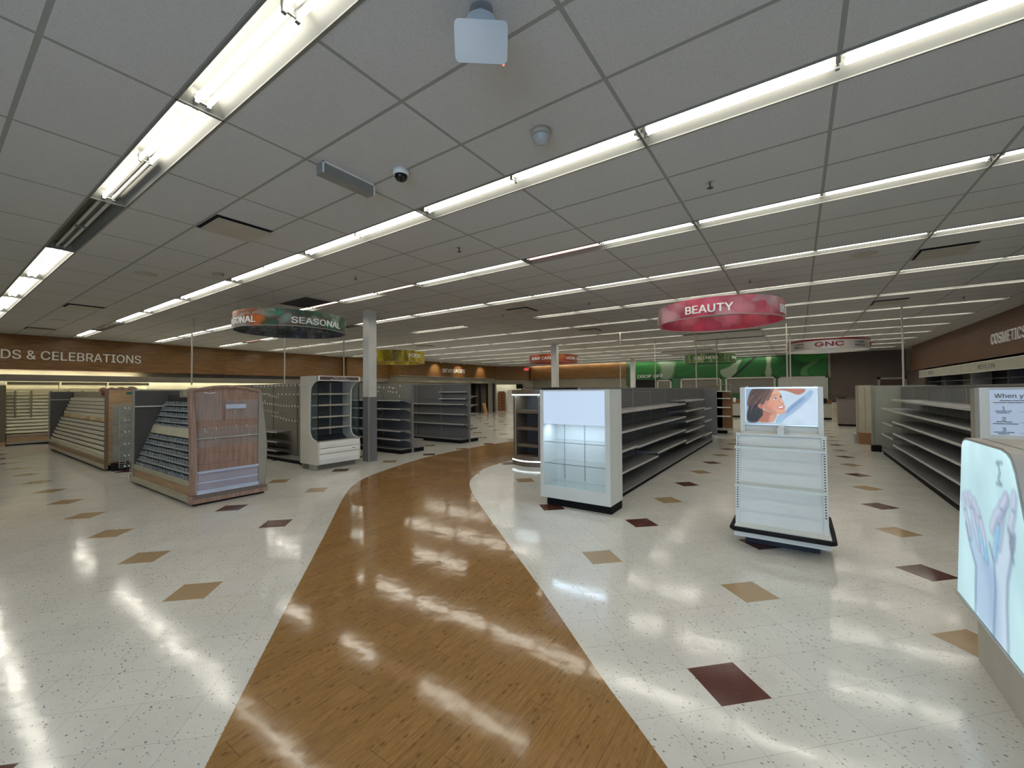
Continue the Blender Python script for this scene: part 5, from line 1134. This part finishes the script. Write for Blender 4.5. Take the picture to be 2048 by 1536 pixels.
# motion sensor, smoke detector, dome camera
def lathe_thing(name, lab, cat, x, y, parts):
    t = thing(name, lab, cat, (x,y,H))
    for nm, prof, m in parts: part(nm, MB().lathe(prof, (x,y,H), 28), m, t, smooth=True)
lathe_thing('motion_sensor', 'white domed motion sensor between the antenna box and second light row', 'sensor', -1.59, 2.72, (('base', [(.0,-.035),(.074,-.035),(.078,-.03),(.078,-.001)], m_venpl), ('lens', [(.0,-.10),(.03,-.098),(.055,-.08),(.068,-.05),(.07,-.036)], plain('milky_lens', (.40,.42,.42), .3))))
lathe_thing('smoke_detector', 'round white smoke detector left of the near SEASONAL ring', 'smoke detector', -7.9, 2.86, (('base', [(.0,-.02),(.085,-.02),(.09,-.015),(.09,-.001)], m_venpl), ('cover', [(.0,-.062),(.05,-.06),(.068,-.045),(.07,-.021)], m_venpl)))
lathe_thing('security_camera', 'dark domed security camera in a white collar', 'camera', -2.90, 2.47, (('collar', [(.062,-.05),(.068,-.045),(.07,-.001),(.05,-.001)], m_lt), ('dome', [(.0,-.105),(.02,-.103),(.042,-.09),(.055,-.07),(.06,-.045)], plain('black_dome', (.006,.006,.008), .06))))
# sign box seen from its unlit side, lying along Y
t = thing('sign_box', 'grey rectangular sign box mounted under the ceiling left of the dome camera', 'sign', (-3.36,2.22,H))
part('case', MB().box(-3.42,-3.32,1.98,2.50,H-.10,H), plain('grey_sign_case', (.24,.235,.215), .45), t); part('frame', MB().box(-3.322,-3.312,1.975,2.505,H-.012,H).box(-3.322,-3.312,1.975,1.987,H-.10,H).box(-3.322,-3.312,2.493,2.505,H-.10,H), m_lt, t)
# antenna box on bracket
t = thing('antenna_box', 'flat grey-white box on a ceiling bracket at the top of the view', 'antenna', (-1.3,1.68,3.5))
bc = Vector((-1.325,1.66,3.49))
def antenna():
    d = Vector((bc.x, bc.y, 0)).normalized(); rx = Vector((d.y,-d.x,0)); tilt = math.radians(28)
    up = (Vector((0,0,1))*math.sin(math.radians(52)) - d*math.cos(math.radians(52))).normalized()      # panel's "up" edge leans toward the camera
    nn = rx.cross(up).normalized()
    if nn.dot(-bc+Vector((0,0,EYE))) < 0: nn = -nn
    w, h, th = .136, .088, .026; mb = MB()
    def rr_(s): return [(sx*(w-s)+(cx_)*1, sy*(h-s)+cy_) for sx, sy, cx_, cy_ in ()]
    ring = []
    for cx_, cy_, a0 in ((w-.025,h-.025,0),(-w+.025,h-.025,90),(-w+.025,-h+.025,180),(w-.025,-h+.025,270)):
        for k in range(4): a = math.radians(a0+30*k); ring.append((cx_+.025*math.cos(a), cy_+.025*math.sin(a)))
    v = [bc+rx*a+up*b+nn*th for a,b in ring]+[bc+rx*a+up*b-nn*th for a,b in ring]; n_ = len(ring)
    mb.add(v, [tuple(range(n_)), tuple(range(2*n_-1,n_-1,-1))]+[(i,(i+1)%n_,n_+(i+1)%n_,n_+i) for i in range(n_)])
    part('case', mb, plain('cool_grey_plastic', (.36,.40,.43), .4), t)
    b2 = MB(); c2 = bc+up*.105-nn*.02; 
    v = [c2+rx*(.075*math.cos(a))+up*(.045*math.sin(a)-.02)+nn*s for s in (.012,-.012) for a in [math.pi*k/10 for k in range(11)]]
    b2.add(v, [tuple(range(11)), tuple(range(21,10,-1))]+[(i,(i+1)%11,11+(i+1)%11,11+i) for i in range(11)])
    part('bracket', b2, plain('grey_bracket', (.26,.29,.31), .45), t)
    part('mount_arm', MB().tube([bc-nn*.02, (bc.x,bc.y,H)], .022, 10).lathe([(.0,-.012),(.06,-.012),(.06,-.001)], (bc.x,bc.y,H), 18), plain('grey_mount', (.26,.28,.30), .45), t)
    l0 = bc+rx*(.118)-up*(h+.001)+nn*.004; part('indicator_light', MB().box(l0.x-.004,l0.x+.004,l0.y-.004,l0.y+.004,l0.z-.004,l0.z+.004), emis('red_indicator', (1,.1,.08), 1.5), t)
antenna()
# red exit sign, monitor, things in the niche
t = thing('exit_sign', 'small red exit sign hanging near the far corner of the wood fascia', 'sign', (-17.3,27.0,3.2)); part('case', B(-17.5,-17.1,26.98,27.04,3.25,3.45), emis('red_sign_face', (1.,.12,.12), .5, (.4,.02,.02)), t); part('stem', MB().tube([(-17.3,27.01,3.45),(-17.3,27.01,H)], .01, 6), m_metal2, t)
t = thing('wall_monitor', 'small black monitor box on the far corner wall', 'monitor', (-18.3,27.9,2.0)); part('screen', B(-18.65,-18.1,27.6,27.7,1.86,2.22), m_black, t, bevel=.01); part('arm', B(-18.4,-18.35,27.7,28.5,2.0,2.06), m_dark, t)
def at_d(a, d): return A_+dv*a+nv*d
t = thing('carton_rack', 'brown rounded-top carton rack standing in the lit niche', 'rack', tuple(at_d(.55,.35)))
mb = MB(); dg(.30,.95,.30,.42,0,1.55,mb); dg(.38,.87,.30,.42,1.55,1.66,mb); part('front', mb, plain('glossy_brown_board', (.24,.10,.03), .35), t)
mb = MB()
for q in range(6): dg(.55,.80,.285,.30,.15+q*.23,.27+q*.23,mb)
part('label_column', mb, plain('dark_red_label', (.16,.03,.02), .4), t)
t = thing('leaning_board', 'white board leaning in the lit niche beside a dark red strip', 'board', tuple(at_d(1.5,.4))); mb = MB(); dg(1.15,1.75,.5,.53,0,1.75,mb); part('board', mb, m_wtxt, t); mb = MB(); dg(1.78,1.86,.45,.5,0,1.6,mb); part('edge_strip', mb, m_dred, t)
t = thing('leaning_box', 'flat tan board leaning against the dark doorway', 'board', (-19.9,25.3,0)); part('board', MB().prism([(-19.9,0),(-19.85,0),(-20.05,.75),(-20.1,.75)], 1, 25.0, 25.4), plain('tan_board', (.45,.26,.10), .6), t)
ln = thing('niche_light', 'hidden warm tube at the top of the lit niche', 'lamp', tuple(at_d(1.2,.6)+Vector((0,0,2.45)))); a, b = at_d(.4,.5), at_d(2.0,.5)
part('lamp_tube', MB().tube([(a.x,a.y,2.46),(b.x,b.y,2.46)], .02, 8), m_warmlit, ln)
# accent spotlights over BEVERAGES
for n_, (y, l) in enumerate(((19.9,'left spotlight over the BEVERAGES letters'),(22.2,'middle spotlight over the BEVERAGES letters'),(24.7,'right spotlight over the BEVERAGES letters'))):
    t = thing('spotlight', l, 'spotlight', (-19.45,y,H), 'spotlights over the beverages fascia'); part('can', MB().lathe([(.045,-.10),(.05,-.09),(.05,-.001),(.02,-.001)], (-19.45,y,H), 14), m_lt, t)
    sp = bpy.data.lights.new('spot_beam', 'SPOT'); sp.energy = 38; sp.spot_size = math.radians(95); sp.spot_blend = .8; sp.color = (1,.86,.62); sp.shadow_soft_size = .03
    so = bpy.data.objects.new('spot_beam', sp); COL.objects.link(so); so.parent = t; so.location = (0,0,-.12); so.rotation_euler = Vector((-.55,0,-.55)).to_track_quat('-Z','Y').to_euler()
